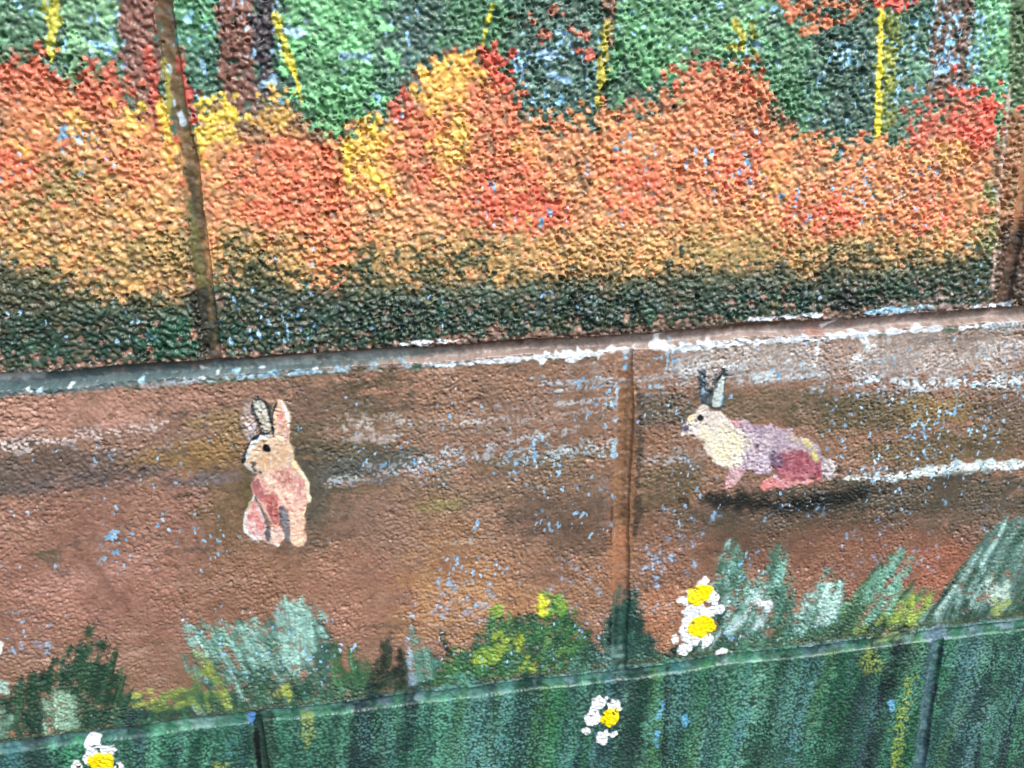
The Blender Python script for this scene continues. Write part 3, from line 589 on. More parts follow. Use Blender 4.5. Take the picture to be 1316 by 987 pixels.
dabs([(690,775),(702,758),(722,768),(730,785),(700,790)], 30, [(140,178,60),(104,154,62)], size=(2.5,5), own=td, dry=.2); dabs(rect(693,770,702,784), 9, [(216,224,50)], size=(2.5,4.5), own=td, dry=.1)
dabs([(610,840),(640,812),(655,825),(640,850),(615,850)], 30, [(146,178,62),(116,156,64)], size=(2,4.5), own=td, dry=.2, ang=-40, asp=2.2); dabs(rect(664,818,674,836), 7, [(170,194,54)], size=(2,4), own=td); dabs(rect(668,846,690,862), 9, [(146,170,58)], size=(2,4), own=td); dabs(rect(632,778,645,790), 9, [(126,166,64)], size=(2,4), own=td)
te = tuft('dark teal pointed blades filling the foot of the middle joint')
fill([(788,790),(800,780),(822,780),(830,815),(845,838),(800,848),(776,848),(776,822)], (46,84,74), (38,70,62), own=te, edge=3, rag=3)
brush(te, [756,768,785,794,806,813,820,828,840,850], [812,822,775,752,758,738,744,780,812,836], .03, [(50,90,78),(40,74,64),(62,104,92),(34,62,56)], 70, w=(4,8), length=(50,90), dry=.06, spread=5)
stroke([(785,790),(783,825),(780,842)], [3,5,4], (26,36,36), own=te, rag=1.2); dabs(rect(778,836,806,850), 14, [(104,142,136),(80,118,112)], size=(2,5), own=te)
tf = tuft('pale teal ragged blades right of the daisies')
XF, TF = [912,920,930,940,955,962,975,986,996,1008,1018,1024,1045,1058,1064,1075,1084,1092], [820,760,706,684,692,735,752,712,692,694,720,772,750,738,726,740,742,800]
brush(tf, XF, TF, .22, [(52,90,76),(66,110,92),(42,76,64),(80,126,106)], 110, w=(5,10), length=(55,100), dry=.15)
brush(tf, XF, TF, .35, [(104,158,144),(84,136,118),(126,178,168),(70,114,98),(58,98,80)], 90, w=(4,8), length=(28,60), dry=.30, spread=16)
brush(tf, [925,960,985,1000], [760,752,748,770], .6, [(184,212,212),(150,192,188)], 16, w=(3,6), length=(20,34), dry=.35); stroke([(978,778),(988,776)], 8, (224,232,234), own=tf, rag=2)
brush(tf, [1035,1062,1085], [760,735,745], .5, [(164,204,196),(134,178,168)], 20, w=(3,6), length=(24,44), dry=.32)
tg = tuft('broad leaning green blade with a yellow green heart')
brush(tg, [1090,1115,1140,1160,1174,1180,1200,1206], [800,762,716,696,704,748,754,780], .85, [(70,112,82),(58,96,72),(84,128,92),(50,82,66)], 90, w=(5,9), length=(40,75), dry=.08, spread=5)
brush(tg, [1130,1150,1165,1176], [728,704,696,712], .6, [(96,152,130),(114,168,148),(84,134,112)], 30, w=(4,8), length=(26,50), dry=.25)
brush(tg, [1150,1170,1200], [772,756,758], .35, [(146,170,70),(124,152,68),(98,132,70)], 30, w=(4,7), length=(26,46), dry=.18); brush(tg, [1100,1140], [796,786], .5, [(126,150,70),(104,134,72)], 14, w=(4,7), length=(14,26), dry=.2)
th = tuft('large pale grey green tuft spreading beyond the right blade')
XH, TH = [1196,1215,1232,1250,1262,1280,1300,1330,1400,R_], [780,756,728,712,684,668,662,652,640,635]
brush(th, XH, TH, .55, [(70,104,96),(84,122,114),(58,90,80),(50,80,66),(96,136,126)], 170, w=(5,10), length=(60,110), dry=.12)
brush(th, XH, TH, .6, [(112,154,144),(134,174,168),(90,132,120),(152,190,186),(68,106,92),(56,92,74)], 130, w=(4,8), length=(30,70), dry=.28, spread=24)
brush(th, [1220,1260,1316,R_], [775,765,750,740], .45, [(56,92,78),(72,110,92),(92,136,120)], 60, w=(4,8), length=(20,40), dry=.15)
dabs(rect(1270,745,1292,775), 22, [(180,210,198)], size=(2.5,5), own=th, dry=.35, asp=2, ang=-60); dabs(rect(1276,772,1290,790), 9, [(150,174,100)], size=(2.5,5), own=th, dry=.2)
stroke([(1186,804),(1202,782),(1230,745)], [2.5,3,2], (36,50,44), own=th, rag=1)
brush(base_g, [900,1000,1080,1200,R_], [812,796,796,776,742], .4, DG+[(70,108,84)], 50, dry=.2, length=(18,40)); brush(base_g, [240,330,430], [876,866,870], -.3, DG, 22, dry=.2, length=(18,34))
blend([(L_,880),(230,770),(400,740),(640,750),(930,660),(1316,640),(R_,620),(R_,772),(1316,796),(880,848),(440,902),(0,956),(L_,975)], 2, .55)
for (a,b,c,d,w) in ((96,890,115,796,7),(104,890,122,812,7),(112,895,134,822,7),(122,900,140,830,7),(130,905,152,824,8),(84,885,92,824,6),(76,885,84,836,6),(60,890,70,838,7),(42,900,44,856,7),(145,915,160,866,8),(20,905,28,868,7),(150,925,172,884,7)): blade(a,b,c,d,w,(48,84,60),(34,60,48),ta,dry=0,rag=.7)
flecks([(235,790),(400,780),(440,850),(440,880),(260,870)], .6); flecks([(900,700),(1080,700),(1080,830),(900,830)], .15); flecks([(560,800),(770,790),(770,860),(560,870)], .3); flecks(rect(400,800,450,860), .8)

# ---- shallow joint
def ky(x): return 962 - .1235*x
fill([(L_,ky(L_)-8),(R_,ky(R_)-8),(R_,ky(R_)+9),(L_,ky(L_)+9)], (104,150,140), (86,128,130), edge=2.5, rag=1.2, rnd=False, mix=SH2)
stroke([(L_,ky(L_)-10),(200,ky(200)-10),(600,ky(600)-10),(1000,ky(1000)-10),(R_,ky(R_)-10)], 6, (62,78,66), (84,92,60), edge=2, rag=1.5, alpha=.85)
for (x, rx, c) in ((80,60,(84,122,132)), (240,70,(112,156,146)), (400,60,(92,138,138)), (500,60,(76,98,116)), (560,40,(110,146,156)), (700,80,(92,126,138)), (960,90,(112,158,146)), (1060,40,(110,132,152)), (1140,30,(140,160,92)), (1260,60,(124,156,170)), (1190,30,(120,156,140))): S(x, ky(x)+1, rx, 8, c, alpha=.8, ang=-7)

# ---- lower course: upright grass
fill([(L_,ky(L_)+8),(R_,ky(R_)+8),(R_,B_),(L_,B_)], (48,86,74), (56,98,84), edge=3, rag=1.5, rnd=False, mix=SV2)
cols = [(44,86,72),(60,114,94),(66,126,100),(44,94,66),(58,98,104),(32,54,56),(80,140,116),(54,108,74),(36,70,60)]
CUR[0] = 1.0
cols = [tuple(min(255, q*1.16) for q in c) for c in cols]
for k in range(200):
    x = rng.uniform(L_, R_); lean = -.2*max(0,(x-500))*.6; L = rng.uniform(60,190); y0 = ky(x) + 9 + (0 if k % 3 else rng.uniform(0, 90))
    c = cols[rng.integers(len(cols))]; w = rng.uniform(8,34)
    stroke([(x,y0),(x+lean*L/400,y0+L*.5),(x+lean*L/200,y0+L)], [w,w*.9,w*.4], c, edge=6, rag=4, dry=rng.uniform(0,.5), alpha=.75, streak=SV2+1.3)
for (x0,y0,x1,y1,w,c) in ((465,915,455,1000,34,(40,52,62)), (175,930,182,1000,40,(40,54,62)), (48,965,46,1000,36,(44,60,64)), (525,905,522,960,26,(44,62,66)), (600,900,600,1000,60,(78,128,120)), (680,890,676,1000,40,(44,84,70)), (690,900,690,990,30,(66,110,62)), (820,880,815,990,54,(52,72,70)), (845,870,842,985,20,(76,128,72)), (1000,860,990,990,60,(58,98,82)), (1080,850,1070,990,34,(36,78,62)), (1115,900,1105,990,40,(62,86,96)), (1160,830,1120,990,14,(46,60,64)), (1180,830,1155,990,18,(76,116,78)), (1225,830,1205,990,20,(60,96,76)), (1255,830,1240,990,40,(74,108,116)), (1300,830,1270,990,34,(66,110,96))):
    stroke([(x0,y0),(x1,y1)], w, c, edge=10, rag=6, dry=.15, alpha=.8)
for (x,y,rx,ry,c) in ((600,945,50,60,(96,150,138)), (770,880,40,30,(86,132,120)), (990,910,60,60,(84,136,116)), (1250,900,30,80,(98,138,142)), (420,950,40,40,(70,118,100)), (240,965,60,40,(58,112,88)), (900,930,50,60,(66,112,92)), (1080,930,26,60,(36,74,62)), (465,955,20,50,(40,56,64)), (820,920,26,60,(48,68,68)), (1170,850,40,24,(70,104,92)), (1300,870,40,40,(70,116,104))):
    soft(x, y, rx, ry, c, alpha=.65, dry=.25, streak=SV, rag=.5)
for k in range(120):
    x = rng.uniform(L_, R_); L = rng.uniform(70,200); y0 = ky(x) + rng.choice([-7, 8, 10, 30, 60]); lean = -.12 - .0011*max(0, x-500)*.3
    c = [(120,176,154),(26,44,44),(90,152,126),(34,60,58),(84,132,140),(50,108,74),(28,64,52),(70,112,74),(44,92,72)][rng.integers(9)]; w = rng.uniform(5,20)
    stroke([(x,y0),(x+lean*L*.5+rng.normal(0,2),y0+L*.5),(x+lean*L,y0+L)], [w*.6,w,w*.5], c, edge=5, rag=4, dry=rng.uniform(0,.3), alpha=rng.uniform(.5,.85))
for k in range(3): stroke([(1172,870),(1158,930),(1146,1000)], [7,9,11], (150,172,72), (120,150,76), edge=3, rag=4, dry=.3+.1*k, alpha=.6)
soft(1118,850,16,14,(140,160,84),alpha=.7,dry=.2,streak=SV); soft(396,935,10,20,(140,150,60),alpha=.6,dry=.3,streak=SV); soft(283,985,12,6,(150,164,60),alpha=.6,dry=.2)
for (pts, w) in (([(858,862),(856,920),(853,1000)],[4,7,9]), ([(1268,905),(1258,950),(1252,1000)],[2,5,7]), ([(1318,880),(1300,920),(1284,1000)],[4,8,14]), ([(1135,890),(1120,940),(1112,1000)],[3,6,7])):
    stroke(pts, w, (26,36,40), (38,50,54), edge=2.5, rag=2, alpha=.9)
low = [(L_,ky(L_)+12),(R_,ky(R_)+12),(R_,B_-40),(L_,B_-40)]
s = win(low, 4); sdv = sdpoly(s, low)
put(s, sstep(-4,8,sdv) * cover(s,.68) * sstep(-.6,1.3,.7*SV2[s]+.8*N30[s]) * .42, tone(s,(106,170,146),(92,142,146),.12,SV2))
put(s, sstep(-4,8,sdv) * (1-sstep(.12,.34,hn[s]+.06*N4[s])) * .55, tone(s,(34,48,46)))  # hollows of the grain darkened in the colour, as shade would
for (x,y) in ((850,906),(843,945),(842,955),(1145,906),(880,925),(847,916)): stroke([(x,y-3),(x+1,y+4)], 5, (96,160,190), rag=2)
# lower upright joints
fill([(322,918),(350,914),(356,1000),(330,1000)], (40,62,54), (52,80,68), edge=3, rag=2, rnd=False, mix=SV)
stroke([(323,918),(329,945),(334,1000)], [6,6,7], (20,26,28), edge=1.5, rag=1); stroke([(322,920),(324,936)], [7,8], (88,140,196), rag=1.8)
stroke([(1203,826),(1195,870),(1180,1000)], [14,15,18], (86,116,124), (64,96,102), edge=3, rag=2.5); stroke([(1210,830),(1203,880),(1190,960)], [3,4,4], (46,66,70), edge=2, rag=1.5); stroke([(1195,815),(1212,812)], 16, (130,156,170), (104,132,146), rag=3)
blk = [(148,986,146,1000)]

CUR[0] = .84
# ---- daisies (white petals, yellow heart)
WH, WH2, YE, YE2 = (240,244,246), (222,232,238), (246,222,30), (250,228,56)
def ell(cx, cy, rx, ry, ang=0, n=10, jit=.14):
    a0 = math.radians(ang); out = []
    for k in range(n):
        t = 2*math.pi*k/n; r = 1 + rng.uniform(-jit, jit)
        x, y = rx*math.cos(t)*r, ry*math.sin(t)*r
        out.append((cx + x*math.cos(a0) - y*math.sin(a0), cy + x*math.sin(a0) + y*math.cos(a0)))
    return out
def daisy(lab, petals, heart):
    d = new_owner('painted_daisy', lab)
    for (x,y,rx,ry,an) in petals:
        fill(ell(x,y,rx,ry,an), WH, WH2, own=new_owner('petal', None, d), edge=1.0, rag=1.5, thk=.42, dry=.06, var=.03)
    if heart: fill(ell(*heart), YE, YE2, own=new_owner('flower_heart', None, d), edge=1.0, rag=1.3, thk=.6, dry=.05, var=.04, sat=1.1)
daisy('white daisy with yellow heart overhanging another, at the edge of the soil', [(904,748,10,7,-20),(880,770,10,6,-30),(916,768,8,11,20),(897,782,12,6,0)], (899,761,17,12,-25))
daisy('white daisy with large yellow heart directly below another daisy', [(886,793,10,11,40),(912,785,14,7,-12),(925,782,6,6,0),(880,811,9,9,20),(888,822,12,7,20),(908,822,8,10,20),(866,821,6,7,30),(879,834,9,7,-30)], (903,804,20,13,-12))
daisy('white daisy with yellow heart alone on the dark green block', [(769,902,9,9,0),(789,906,9,8,30),(763,923,11,12,10),(774,948,8,10,10),(753,940,5,6,0),(789,944,7,4,-30)], (783,922,14,12,-20))
daisy('white daisy with yellow heart just under the shallow joint', [(119,952,11,9,-30),(116,974,8,13,20),(138,966,9,9,40),(100,986,9,9,20),(154,986,8,8,0)], (131,980,18,12,-8))
d5 = new_owner('painted_daisy', 'small plain white dab daisy beside the dark spiky grass')
fill(ell(0,832,6,8), WH, WH2, own=d5, edge=1, rag=1.5, thk=.4); fill(ell(-14,840,8,8), WH, WH2, own=d5, edge=1, rag=1.5, thk=.4)
stroke([(923,838),(932,836)], [8,7], (226,234,236), own=tf, edge=1, rag=1.2, thk=.3)
dabs(rect(-10,850,8,900), 12, [(176,206,196),(150,186,170)], size=(3,6), own=ta, dry=.25)

# ---- sitting rabbit
def fur(Z, pts, n, cols, dry=.25, size=(.9,1.9)): dabs(Z(pts), n, cols, size=size, own=0, dry=dry, asp=2.4, thk=.05, alpha=.5, jit=1, var=.05, ang=75)
def Z1(pts): return [(280 + x/4.4875, 490 + y/4.4875) for x, y in pts]
rb = new_owner('painted_rabbit', 'cream and pink rabbit painted sitting upright with both ears raised')
sub = lambda n, r: new_owner(n, None, r)
def f1(pts, c, c2=None, own=rb, **k): fill(Z1(pts), c, c2, own=own, edge=k.pop('edge', 1.1), rag=k.pop('rag', .9), thk=k.pop('thk', .2), mix=k.pop('mix', N4b), **k)
def s1(pts, w, c, c2=None, own=rb, **k): stroke(Z1(pts), np.array(w)/4.4875, c, c2, own=own, edge=k.pop('edge', .9), rag=k.pop('rag', .9), thk=k.pop('thk', .2), **k)
soft(322,535,8,22,(178,160,158),alpha=.7,dry=.35); s1([(180,240),(215,280)], 40, (190,176,178), own=0, dry=.4)
soft(402,620,10,46,(78,76,62),alpha=.6); soft(406,650,16,34,(86,84,72),alpha=.5); soft(318,630,6,24,(104,92,60),alpha=.8)
ear = sub('ear', rb)
f1([(192,140),(212,102),(240,94),(278,118),(304,170),(322,300),(255,300),(232,250),(206,190)], (38,46,52), own=ear)
f1([(212,145),(228,118),(248,116),(272,150),(290,200),(312,285),(262,285),(244,220)], (196,188,164), (178,190,190), own=ear)
ear = sub('ear', rb)
f1([(314,200),(326,135),(350,98),(388,138),(420,215),(414,280),(404,360),(326,340)], (226,190,158), (214,176,144), own=ear)
f1([(345,190),(362,170),(386,220),(382,270),(362,280),(348,250)], (206,108,100), (220,150,132), own=ear)
s1([(358,108),(386,150),(408,215),(405,262)], [4,9,11,7], (216,228,228), own=ear); s1([(316,190),(314,250),(320,320)], [8,16,18], (44,52,58), own=ear); s1([(350,102),(332,135)], 7, (70,66,60), own=ear); s1([(392,300),(396,340)], 12, (196,120,110), own=ear)
leg = sub('leg', rb)
f1([(400,700),(492,735),(500,850),(508,925),(480,952),(440,945),(420,915),(412,800)], (236,194,164), (226,176,150), own=leg); s1([(424,860),(428,920)], 10, (214,200,180), own=leg); s1([(450,930),(490,925)], 14, (238,226,170), own=leg)
body = sub('body', rb)
f1([(192,595),(235,530),(330,500),(425,455),(480,520),(528,620),(524,700),(495,765),(400,750),(355,725),(352,830),(325,845),(295,800),(250,730),(205,660)], (232,188,168), (218,158,144), own=body)
f1([(195,590),(230,560),(255,610),(290,690),(250,700),(212,650)], (176,84,96), (192,104,108), own=body, alpha=.85)
f1([(300,545),(380,510),(430,545),(440,585),(400,600),(340,580)], (178,96,92), (196,116,106), own=body, alpha=.85)
f1([(270,640),(340,660),(352,800),(330,840),(300,790)], (166,74,74), (186,98,92), own=body, alpha=.9)
for (x,y,w) in ((310,585,34),(290,570,30),(340,615,30),(370,640,34),(420,660,40),(300,620,18)): s1([(x-14,y),(x+14,y-4)], w, (244,226,198), (236,206,184), own=body, rag=1.4)
f1([(430,560),(490,600),(500,690),(440,700)], (224,170,156), (208,146,140), own=body, alpha=.8); s1([(460,560),(475,640)], 16, (204,128,130), own=body); s1([(200,520),(270,515)], 14, (60,60,64), own=body)
f1([(355,715),(398,750),(410,830),(408,920),(385,900),(372,830),(350,770)], (92,94,102), (120,120,128), own=body)
haunch = sub('haunch', rb)
f1([(208,665),(165,745),(146,825),(170,885),(235,925),(290,915),(292,880),(272,800),(240,720)], (226,196,190), (214,176,172), own=haunch)
f1([(195,720),(172,800),(195,870),(245,885),(262,850),(240,770),(215,710)], (212,104,106), (222,142,136), own=haunch)
s1([(215,680),(250,740),(280,820)], [8,12,10], (104,100,104), own=haunch); f1([(262,850),(300,850),(325,890),(305,925),(270,905)], (70,74,80), (92,94,98), own=haunch); s1([(165,755),(150,825),(175,885),(225,920)], [8,12,12,12], (214,224,224), own=haunch)
leg = sub('leg', rb)
f1([(300,835),(352,835),(382,880),(380,915),(348,955),(300,935),(318,890)], (240,206,184), (226,178,160), own=leg); s1([(290,935),(350,945)], 12, (226,224,216), own=leg)
head = sub('head', rb)
f1([(158,425),(185,345),(240,302),(330,305),(398,338),(432,400),(436,455),(400,490),(310,525),(245,530),(200,530),(150,475)], (232,204,174), (222,186,150), own=head)
f1([(230,440),(300,430),(330,470),(290,505),(240,500)], (216,166,116), own=head, alpha=.7); f1([(345,350),(410,390),(410,450),(350,440)], (216,172,126), own=head, alpha=.6)
s1([(165,440),(195,360),(250,315),(300,318)], [14,22,20,14], (204,220,228), (186,206,220), own=head); s1([(148,468),(158,410),(188,345),(240,305),(292,298)], [10,10,12,16,14], (44,56,64), own=head); s1([(160,480),(190,515)], 18, (206,216,222), own=head)
s1([(190,470),(215,480)], 14, (82,84,88), own=head); s1([(205,512),(245,528)], [14,10], (74,78,84), own=head, dry=.2); s1([(300,395),(322,380)], 20, (196,206,222), own=head); s1([(405,440),(430,480)], 18, (204,196,190), own=head)
fur(Z1, [(200,600),(330,510),(430,480),(515,620),(500,740),(400,730),(300,680)], 190, [(244,226,202),(232,190,172),(196,116,112),(220,150,140),(236,206,186),(184,96,96)])
fur(Z1, [(265,650),(345,670),(350,820),(310,800)], 36, [(166,74,76),(206,140,130),(186,104,98)]); fur(Z1, [(410,740),(490,760),(500,930),(430,930)], 60, [(244,214,190),(226,178,152),(236,200,176),(206,180,160)])
fur(Z1, [(205,690),(160,800),(180,880),(280,890),(250,760)], 70, [(232,206,200),(206,92,98),(220,150,146),(222,220,218)]); fur(Z1, [(170,440),(240,320),(390,350),(425,440),(300,515),(210,510)], 120, [(238,212,184),(216,170,122),(228,196,164),(220,214,208),(204,156,112)])
fur(Z1, [(335,180),(380,150),(410,250),(395,330),(335,320)], 34, [(230,196,166),(212,130,118),(222,206,196)]); fur(Z1, [(215,140),(250,120),(305,280),(260,285)], 26, [(206,200,178),(170,184,188),(160,156,140)])
fur(Z1, [(300,850),(350,845),(378,900),(345,945),(305,925)], 26, [(244,216,198),(222,176,158),(206,196,190)])
blend(Z1([(150,300),(330,90),(430,200),(530,650),(510,950),(150,930)]), 1, .2, 2)
f1([(256,378),(268,364),(284,366),(304,396),(296,408),(262,404)], (20,20,24), own=sub('eye', rb), rag=.3)
s1([(165,440),(195,360),(250,318),(295,318)], [12,20,18,12], (212,226,232), own=head, rag=.9); s1([(146,468),(156,410),(186,345),(240,303),(294,296)], [11,11,13,17,15], (38,48,56), own=head, rag=.9)
s1([(196,498),(215,520)], [14,16], (84,88,92), own=head, rag=1.6); s1([(185,470),(205,478)], [8,10], (96,98,100), own=head, rag=1.6); s1([(362,112),(388,155),(409,215),(406,262)], [4,8,11,8], (224,232,232), own=owners.index(('ear', None, rb))+1, rag=.8); s1([(350,100),(328,140),(316,190),(314,250),(320,320)], [5,7,9,14,16], (44,52,58), own=owners.index(('ear', None, rb))+1, rag=.8)
s1([(215,670),(250,740),(285,830),(300,850)], [7,10,9,7], (96,94,98), own=haunch, rag=.9); s1([(205,668),(165,750),(148,828),(175,888),(235,925)], [8,10,13,13,12], (226,232,230), own=haunch, rag=1.1); s1([(300,935),(345,948),(378,905)], [11,12,8], (232,230,222), own=leg, rag=1)
s1([(428,458),(455,500)], [14,16], (236,230,160), own=body); s1([(470,515),(505,570),(524,640),(524,705)], [10,12,12,10], (236,234,196), own=body, rag=1.4); s1([(515,720),(492,770)], [10,8], (230,232,170), own=body); s1([(195,690),(165,750)], 8, (190,180,90), own=haunch, rag=1.2)

# ---- running rabbit
def Z2(pts): return [(860 + x/4.933, 460 + y/4.933) for x, y in pts]
rr = new_owner('painted_rabbit', 'lavender and crimson rabbit painted bounding over a dark shadow')
def f2(pts, c, c2=None, own=rr, **k): fill(Z2(pts), c, c2, own=own, edge=k.pop('edge', 1.6), rag=k.pop('rag', 1.8), thk=k.pop('thk', .2), mix=k.pop('mix', N4b), **k)
def s2(pts, w, c, c2=None, own=rr, **k): stroke(Z2(pts), np.array(w)/4.933, c, c2, own=own, edge=k.pop('edge', 1.2), rag=k.pop('rag', 1.8), thk=k.pop('thk', .2), **k)
ear = sub('ear', rr)
f2([(185,95),(205,72),(235,95),(245,180),(250,290),(222,285),(200,240),(190,160)], (52,66,74), (92,114,128), own=ear); s2([(214,150),(206,180),(214,250)], [12,18,14], (130,162,184), own=ear, dry=.2)
s2([(204,92),(210,170),(222,290)], [34,48,46], (58,72,80), (86,106,120), own=ear, rag=1.2); s2([(216,160),(210,220)], [12,20], (140,172,192), own=ear, rag=1.4)
ear = sub('ear', rr)
s2([(340,80),(322,180),(285,300)], [24,72,64], (62,76,82), (84,102,108), own=ear, rag=1.2)
f2([(350,64),(362,150),(350,250),(318,330),(250,310),(242,260),(275,190)], (62,76,80), (84,100,104), own=ear)
f2([(338,110),(350,160),(338,240),(305,310),(275,290),(290,200)], (206,222,214), (180,206,214), own=ear, rag=1.0); s2([(345,78),(300,140),(264,215)], [14,18,12], (36,46,50), own=ear)
leg = sub('leg', rr)
f2([(390,690),(488,690),(450,760),(420,800),(395,832),(355,828),(352,795),(375,750)], (204,168,176), (190,150,160), own=leg); f2([(370,775),(405,790),(390,825),(356,822)], (222,158,154), own=leg)
body = sub('body', rr)
f2([(330,380),(400,405),(480,405),(560,432),(660,430),(750,445),(840,495),(930,560),(962,650),(800,640),(690,650),(650,735),(570,740),(470,690),(420,600),(400,480)], (184,168,182), (166,148,168), own=body)
f2([(360,400),(430,400),(500,430),(440,450),(380,430)], (204,140,146), (190,120,130), own=body, alpha=.85); f2([(650,432),(700,430),(752,450),(735,475),(680,455)], (156,84,104), (136,74,98), own=body); f2([(500,420),(640,430),(640,480),(540,490)], (150,128,152), (170,146,166), own=body, alpha=.8)
f2([(560,600),(640,600),(640,700),(560,715)], (196,184,200), own=body, alpha=.8); f2([(600,480),(740,480),(760,560),(640,570)], (188,172,180), (166,146,166), own=body, alpha=.8); f2([(760,470),(830,495),(830,545),(770,530)], (206,190,156), (190,170,140), own=body)
chest = sub('chest', rr)
f2([(150,480),(220,400),(320,350),(420,440),(520,500),(510,560),(470,650),(400,695),(300,680),(240,600),(225,540)], (230,226,198), (222,216,204), own=chest); f2([(400,480),(500,500),(490,570),(400,600),(370,540)], (228,220,150), (226,222,180), own=chest, alpha=.8); f2([(280,560),(400,580),(400,680),(290,650)], (236,232,186), own=chest, alpha=.6)
f2([(300,370),(380,400),(380,450),(320,440)], (210,204,200), (196,190,196), own=chest, alpha=.8)
f2([(548,550),(572,550),(570,575),(552,572)], (34,34,42), own=body, rag=.4); s2([(400,570),(404,575)], 8, (90,70,60), own=chest); s2([(265,575),(268,580)], 9, (80,70,60), own=chest)
haunch = sub('haunch', rr)
f2([(660,600),(720,580),(800,575),(900,600),(965,655),(985,745),(900,770),(770,785),(700,760),(645,690)], (170,92,106), (148,72,88), own=haunch)
f2([(640,610),(700,590),(730,640),(710,720),(660,700)], (96,80,104), (122,92,116), own=haunch, alpha=.9)
for (x,y) in ((780,650),(830,690),(800,620),(860,640),(890,700),(820,740)): s2([(x-18,y+6),(x+18,y-6)], 24, (208,128,136), (186,98,108), own=haunch, rag=1.6, dry=.25)
f2([(900,660),(975,670),(975,740),(920,740)], (158,66,80), own=haunch, alpha=.8); s2([(840,515),(890,560),(930,640)], [18,34,26], (212,208,112), (196,186,110), own=body, dry=.12)
f2([(965,650),(1010,640),(1045,665),(1046,720),(1010,762),(970,752)], (204,198,198), (184,178,180), own=sub('tail', rr)); s2([(992,712),(998,716)], 14, (96,88,92), own=len(owners)-1)
leg = sub('leg', rr)
f2([(583,800),(600,768),(660,748),(720,775),(850,782),(950,755),(960,770),(860,805),(740,812),(640,832),(595,825)], (222,134,128), (206,110,112), own=leg); s2([(610,765),(680,750)], 16, (206,188,196), own=leg); s2([(720,795),(860,795)], 16, (206,158,168), own=leg)
head = sub('head', rr)
f2([(98,420),(118,380),(160,335),(205,292),(250,310),(300,340),(345,370),(330,440),(260,500),(190,520),(130,500),(85,465)], (228,218,202), (212,204,200), own=head); f2([(115,385),(165,345),(180,400),(140,420)], (232,214,160), own=head); f2([(130,440),(170,420),(200,450),(150,480)], (206,196,210), own=head, alpha=.8)
fur(Z2, [(360,410),(740,445),(930,570),(800,600),(640,720),(480,690),(430,500)], 330, [(190,176,190),(206,196,206),(160,140,164),(176,156,172),(214,206,210),(150,126,150),(200,176,180)], size=(1,2.2))
fur(Z2, [(170,480),(320,380),(500,510),(400,680),(260,620)], 220, [(234,230,204),(216,212,206),(240,234,190),(204,200,196),(228,220,170)], size=(1,2.2)); fur(Z2, [(110,430),(205,300),(330,380),(260,490),(140,490)], 80, [(230,220,204),(212,206,206),(236,222,180),(196,190,196)])
fur(Z2, [(700,610),(800,580),(960,660),(970,740),(740,775),(690,700)], 190, [(178,96,110),(152,72,88),(206,132,140),(128,66,92),(190,110,118)], size=(1,2.2)); fur(Z2, [(640,610),(720,590),(720,710),(660,700)], 50, [(110,88,116),(150,124,150),(86,72,98)], size=(1,2.2))
fur(Z2, [(600,775),(700,770),(930,770),(740,805),(600,820)], 70, [(226,142,136),(212,168,176),(206,112,112)]); fur(Z2, [(390,700),(470,700),(390,820),(360,810)], 40, [(214,182,188),(190,152,164),(224,166,160)]); fur(Z2, [(970,655),(1040,670),(1010,755)], 24, [(214,208,208),(176,170,174)])
fur(Z2, [(840,505),(900,540),(950,640),(900,640)], 40, [(216,210,120),(190,176,120),(206,196,170)])
blend(Z2([(90,450),(205,290),(350,340),(760,440),(960,600),(1040,700),(960,770),(590,830),(350,830),(230,560)]), 1, .4, 3)
f2([(82,455),(95,428),(128,430),(128,460),(105,470)], (62,60,82), (86,84,108), own=head, rag=.5); s2([(230,370),(245,378)], 16, (150,150,156), own=head)
f2([(176,382),(190,360),(215,362),(222,384),(205,402),(184,400)], (20,22,26), own=sub('eye', rr), rag=.3); s2([(212,362),(214,364)], 6, (214,220,226), own=len(owners)-1, thk=.3, rag=0, edge=.5)

# ------------------------------------------------------------------ meshes
rel += THK
# a joint stays one piece: only the white edge, the daisies and the blades in its foot are laid over it
for k, o in enumerate(owners):
    if o and o[0] == 'mortar_joint':
        m = (OWN0 == k) & ~np.isin(OWN, [te] + [i for i, q in enumerate(owners) if q and q[0] in ('white_paint_edge', 'petal', 'flower_heart')])
        OWN[m] = k
NOISY = np.clip(COL, .004, .9)
mat = bpy.data.materials.new('painted_masonry'); mat.use_nodes = True
nt = mat.node_tree; bs = nt.nodes['Principled BSDF']
at = nt.nodes.new('ShaderNodeAttribute'); at.attribute_name = 'paint'
tc_ = nt.nodes.new('ShaderNodeTexCoord')
n1 = nt.nodes.new('ShaderNodeTexNoise'); n1.inputs['Scale'].default_value = 1300; n1.inputs['Detail'].default_value = 4
n2 = nt.nodes.new('ShaderNodeTexNoise'); n2.inputs['Scale'].default_value = 60; n2.inputs['Detail'].default_value = 3
nt.links.new(tc_.outputs['Object'], n1.inputs['Vector']); nt.links.new(tc_.outputs['Object'], n2.inputs['Vector'])
mr = nt.nodes.new('ShaderNodeMapRange'); mr.inputs[1].default_value = .3; mr.inputs[2].default_value = .7; mr.inputs[3].default_value = .84; mr.inputs[4].default_value = 1.16
nt.links.new(n1.outputs[0], mr.inputs[0])
mx = nt.nodes.new('ShaderNodeVectorMath'); mx.operation = 'MULTIPLY'
nt.links.new(at.outputs['Color'], mx.inputs[0]); nt.links.new(mr.outputs[0], mx.inputs[1]); nt.links.new(mx.outputs[0], bs.inputs['Base Color'])
rr_ = nt.nodes.new('ShaderNodeMapRange'); rr_.inputs[1].default_value = .3; rr_.inputs[2].default_value = .7; rr_.inputs[3].default_value = .26; rr_.inputs[4].default_value = .46
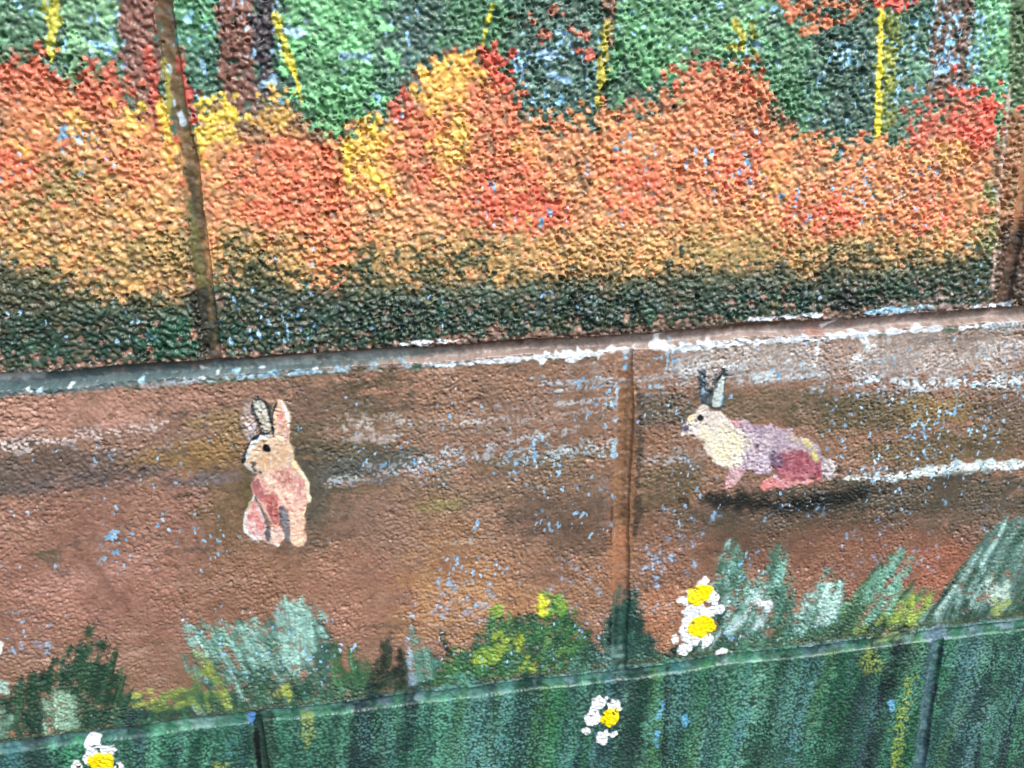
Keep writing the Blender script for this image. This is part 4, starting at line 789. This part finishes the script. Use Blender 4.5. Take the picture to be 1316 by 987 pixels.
nt.links.new(n2.outputs[0], rr_.inputs[0]); nt.links.new(rr_.outputs[0], bs.inputs['Roughness'])
bs.inputs['Specular IOR Level'].default_value = .5
bp = nt.nodes.new('ShaderNodeBump'); bp.inputs['Strength'].default_value = .18; bp.inputs['Distance'].default_value = .0005
nt.links.new(n1.outputs[0], bp.inputs['Height']); nt.links.new(bp.outputs[0], bs.inputs['Normal'])

col = scene.collection
wall = bpy.data.objects.new('concrete_block_mural', None); col.objects.link(wall)
wall.location = (us.mean()/1000, 0, vs[0]/1000)
wall['label'] = 'concrete block wall painted with a woodland mural of rabbits, bushes, grass and daisies'
wall['category'] = 'mural'
bpy.context.view_layer.update()

XYZ = np.stack([UU/1000, -rel/1000, VV/1000], -1).reshape(-1, 3).astype(f32)
CF = np.concatenate([NOISY, np.ones(UU.shape+(1,), f32)], -1).reshape(-1, 4)
# owners that ended up fully overpainted are skipped; tiny crumbs are handed back to the neighbour
fo = OWN[:-1, :-1].ravel()
idx = np.arange(NU*NV, dtype=np.int32).reshape(NV, NU)
quads = np.stack([idx[:-1,:-1], idx[:-1,1:], idx[1:,1:], idx[1:,:-1]], -1).reshape(-1, 4)
order = np.argsort(fo, kind='stable'); fs = fo[order]
lookup = np.zeros(NU*NV, np.int32)
objs = {}
def part(name, fa, parent):
    q = quads[fa]
    used = np.unique(q); lookup[used] = np.arange(len(used), dtype=np.int32)
    me = bpy.data.meshes.new(name)
    me.vertices.add(len(used)); me.vertices.foreach_set('co', XYZ[used].ravel())
    n = len(q)
    me.loops.add(n*4); me.loops.foreach_set('vertex_index', lookup[q].ravel().astype(np.int32))
    me.polygons.add(n); me.polygons.foreach_set('loop_start', np.arange(0, n*4, 4, dtype=np.int32))
    me.polygons.foreach_set('loop_total', np.full(n, 4, np.int32))
    ca = me.attributes.new('paint', 'FLOAT_COLOR', 'POINT'); ca.data.foreach_set('color', CF[used].ravel())
    me.polygons.foreach_set('use_smooth', np.ones(n, bool))
    me.materials.append(mat); me.update(calc_edges=True)
    o = bpy.data.objects.new(name, me); col.objects.link(o)
    o.parent = parent; o.matrix_parent_inverse = parent.matrix_world.inverted()
    return o
bounds = np.searchsorted(fs, np.arange(len(owners)+1))
for k in range(1, len(owners)):
    name, lab, par = owners[k]
    fa = order[bounds[k]:bounds[k+1]]
    has_kids = any(o and o[2] == k for o in owners[1:])
    if len(fa) == 0 and not has_kids: continue
    p = objs[par] if par else wall
    if len(fa) == 0:
        o = bpy.data.objects.new(name, None); col.objects.link(o); o.parent = p
        o.matrix_parent_inverse = p.matrix_world.inverted()
    else: o = part(name, fa, p)
    if lab: o['label'] = lab
    objs[k] = o
# solid core behind the faces
import bmesh
bm = bmesh.new(); bmesh.ops.create_cube(bm, size=1)
sx, sz = (us[-1]-us[0])/1000 - .004, (vs[-1]-vs[0])/1000 - .004
for v in bm.verts: v.co = ((us[0]+us[-1])/2000 + v.co.x*sx, .012 + (v.co.y+.5)*.18, (vs[0]+vs[-1])/2000 + v.co.z*sz)
me = bpy.data.meshes.new('block_core'); bm.to_mesh(me); bm.free()
mc = bpy.data.materials.new('grey_concrete'); mc.use_nodes = True
mc.node_tree.nodes['Principled BSDF'].inputs['Base Color'].default_value = (.28,.27,.25,1); mc.node_tree.nodes['Principled BSDF'].inputs['Roughness'].default_value = .9
me.materials.append(mc)
co = bpy.data.objects.new('block_core', me); col.objects.link(co); co.parent = wall; co.matrix_parent_inverse = wall.matrix_world.inverted()
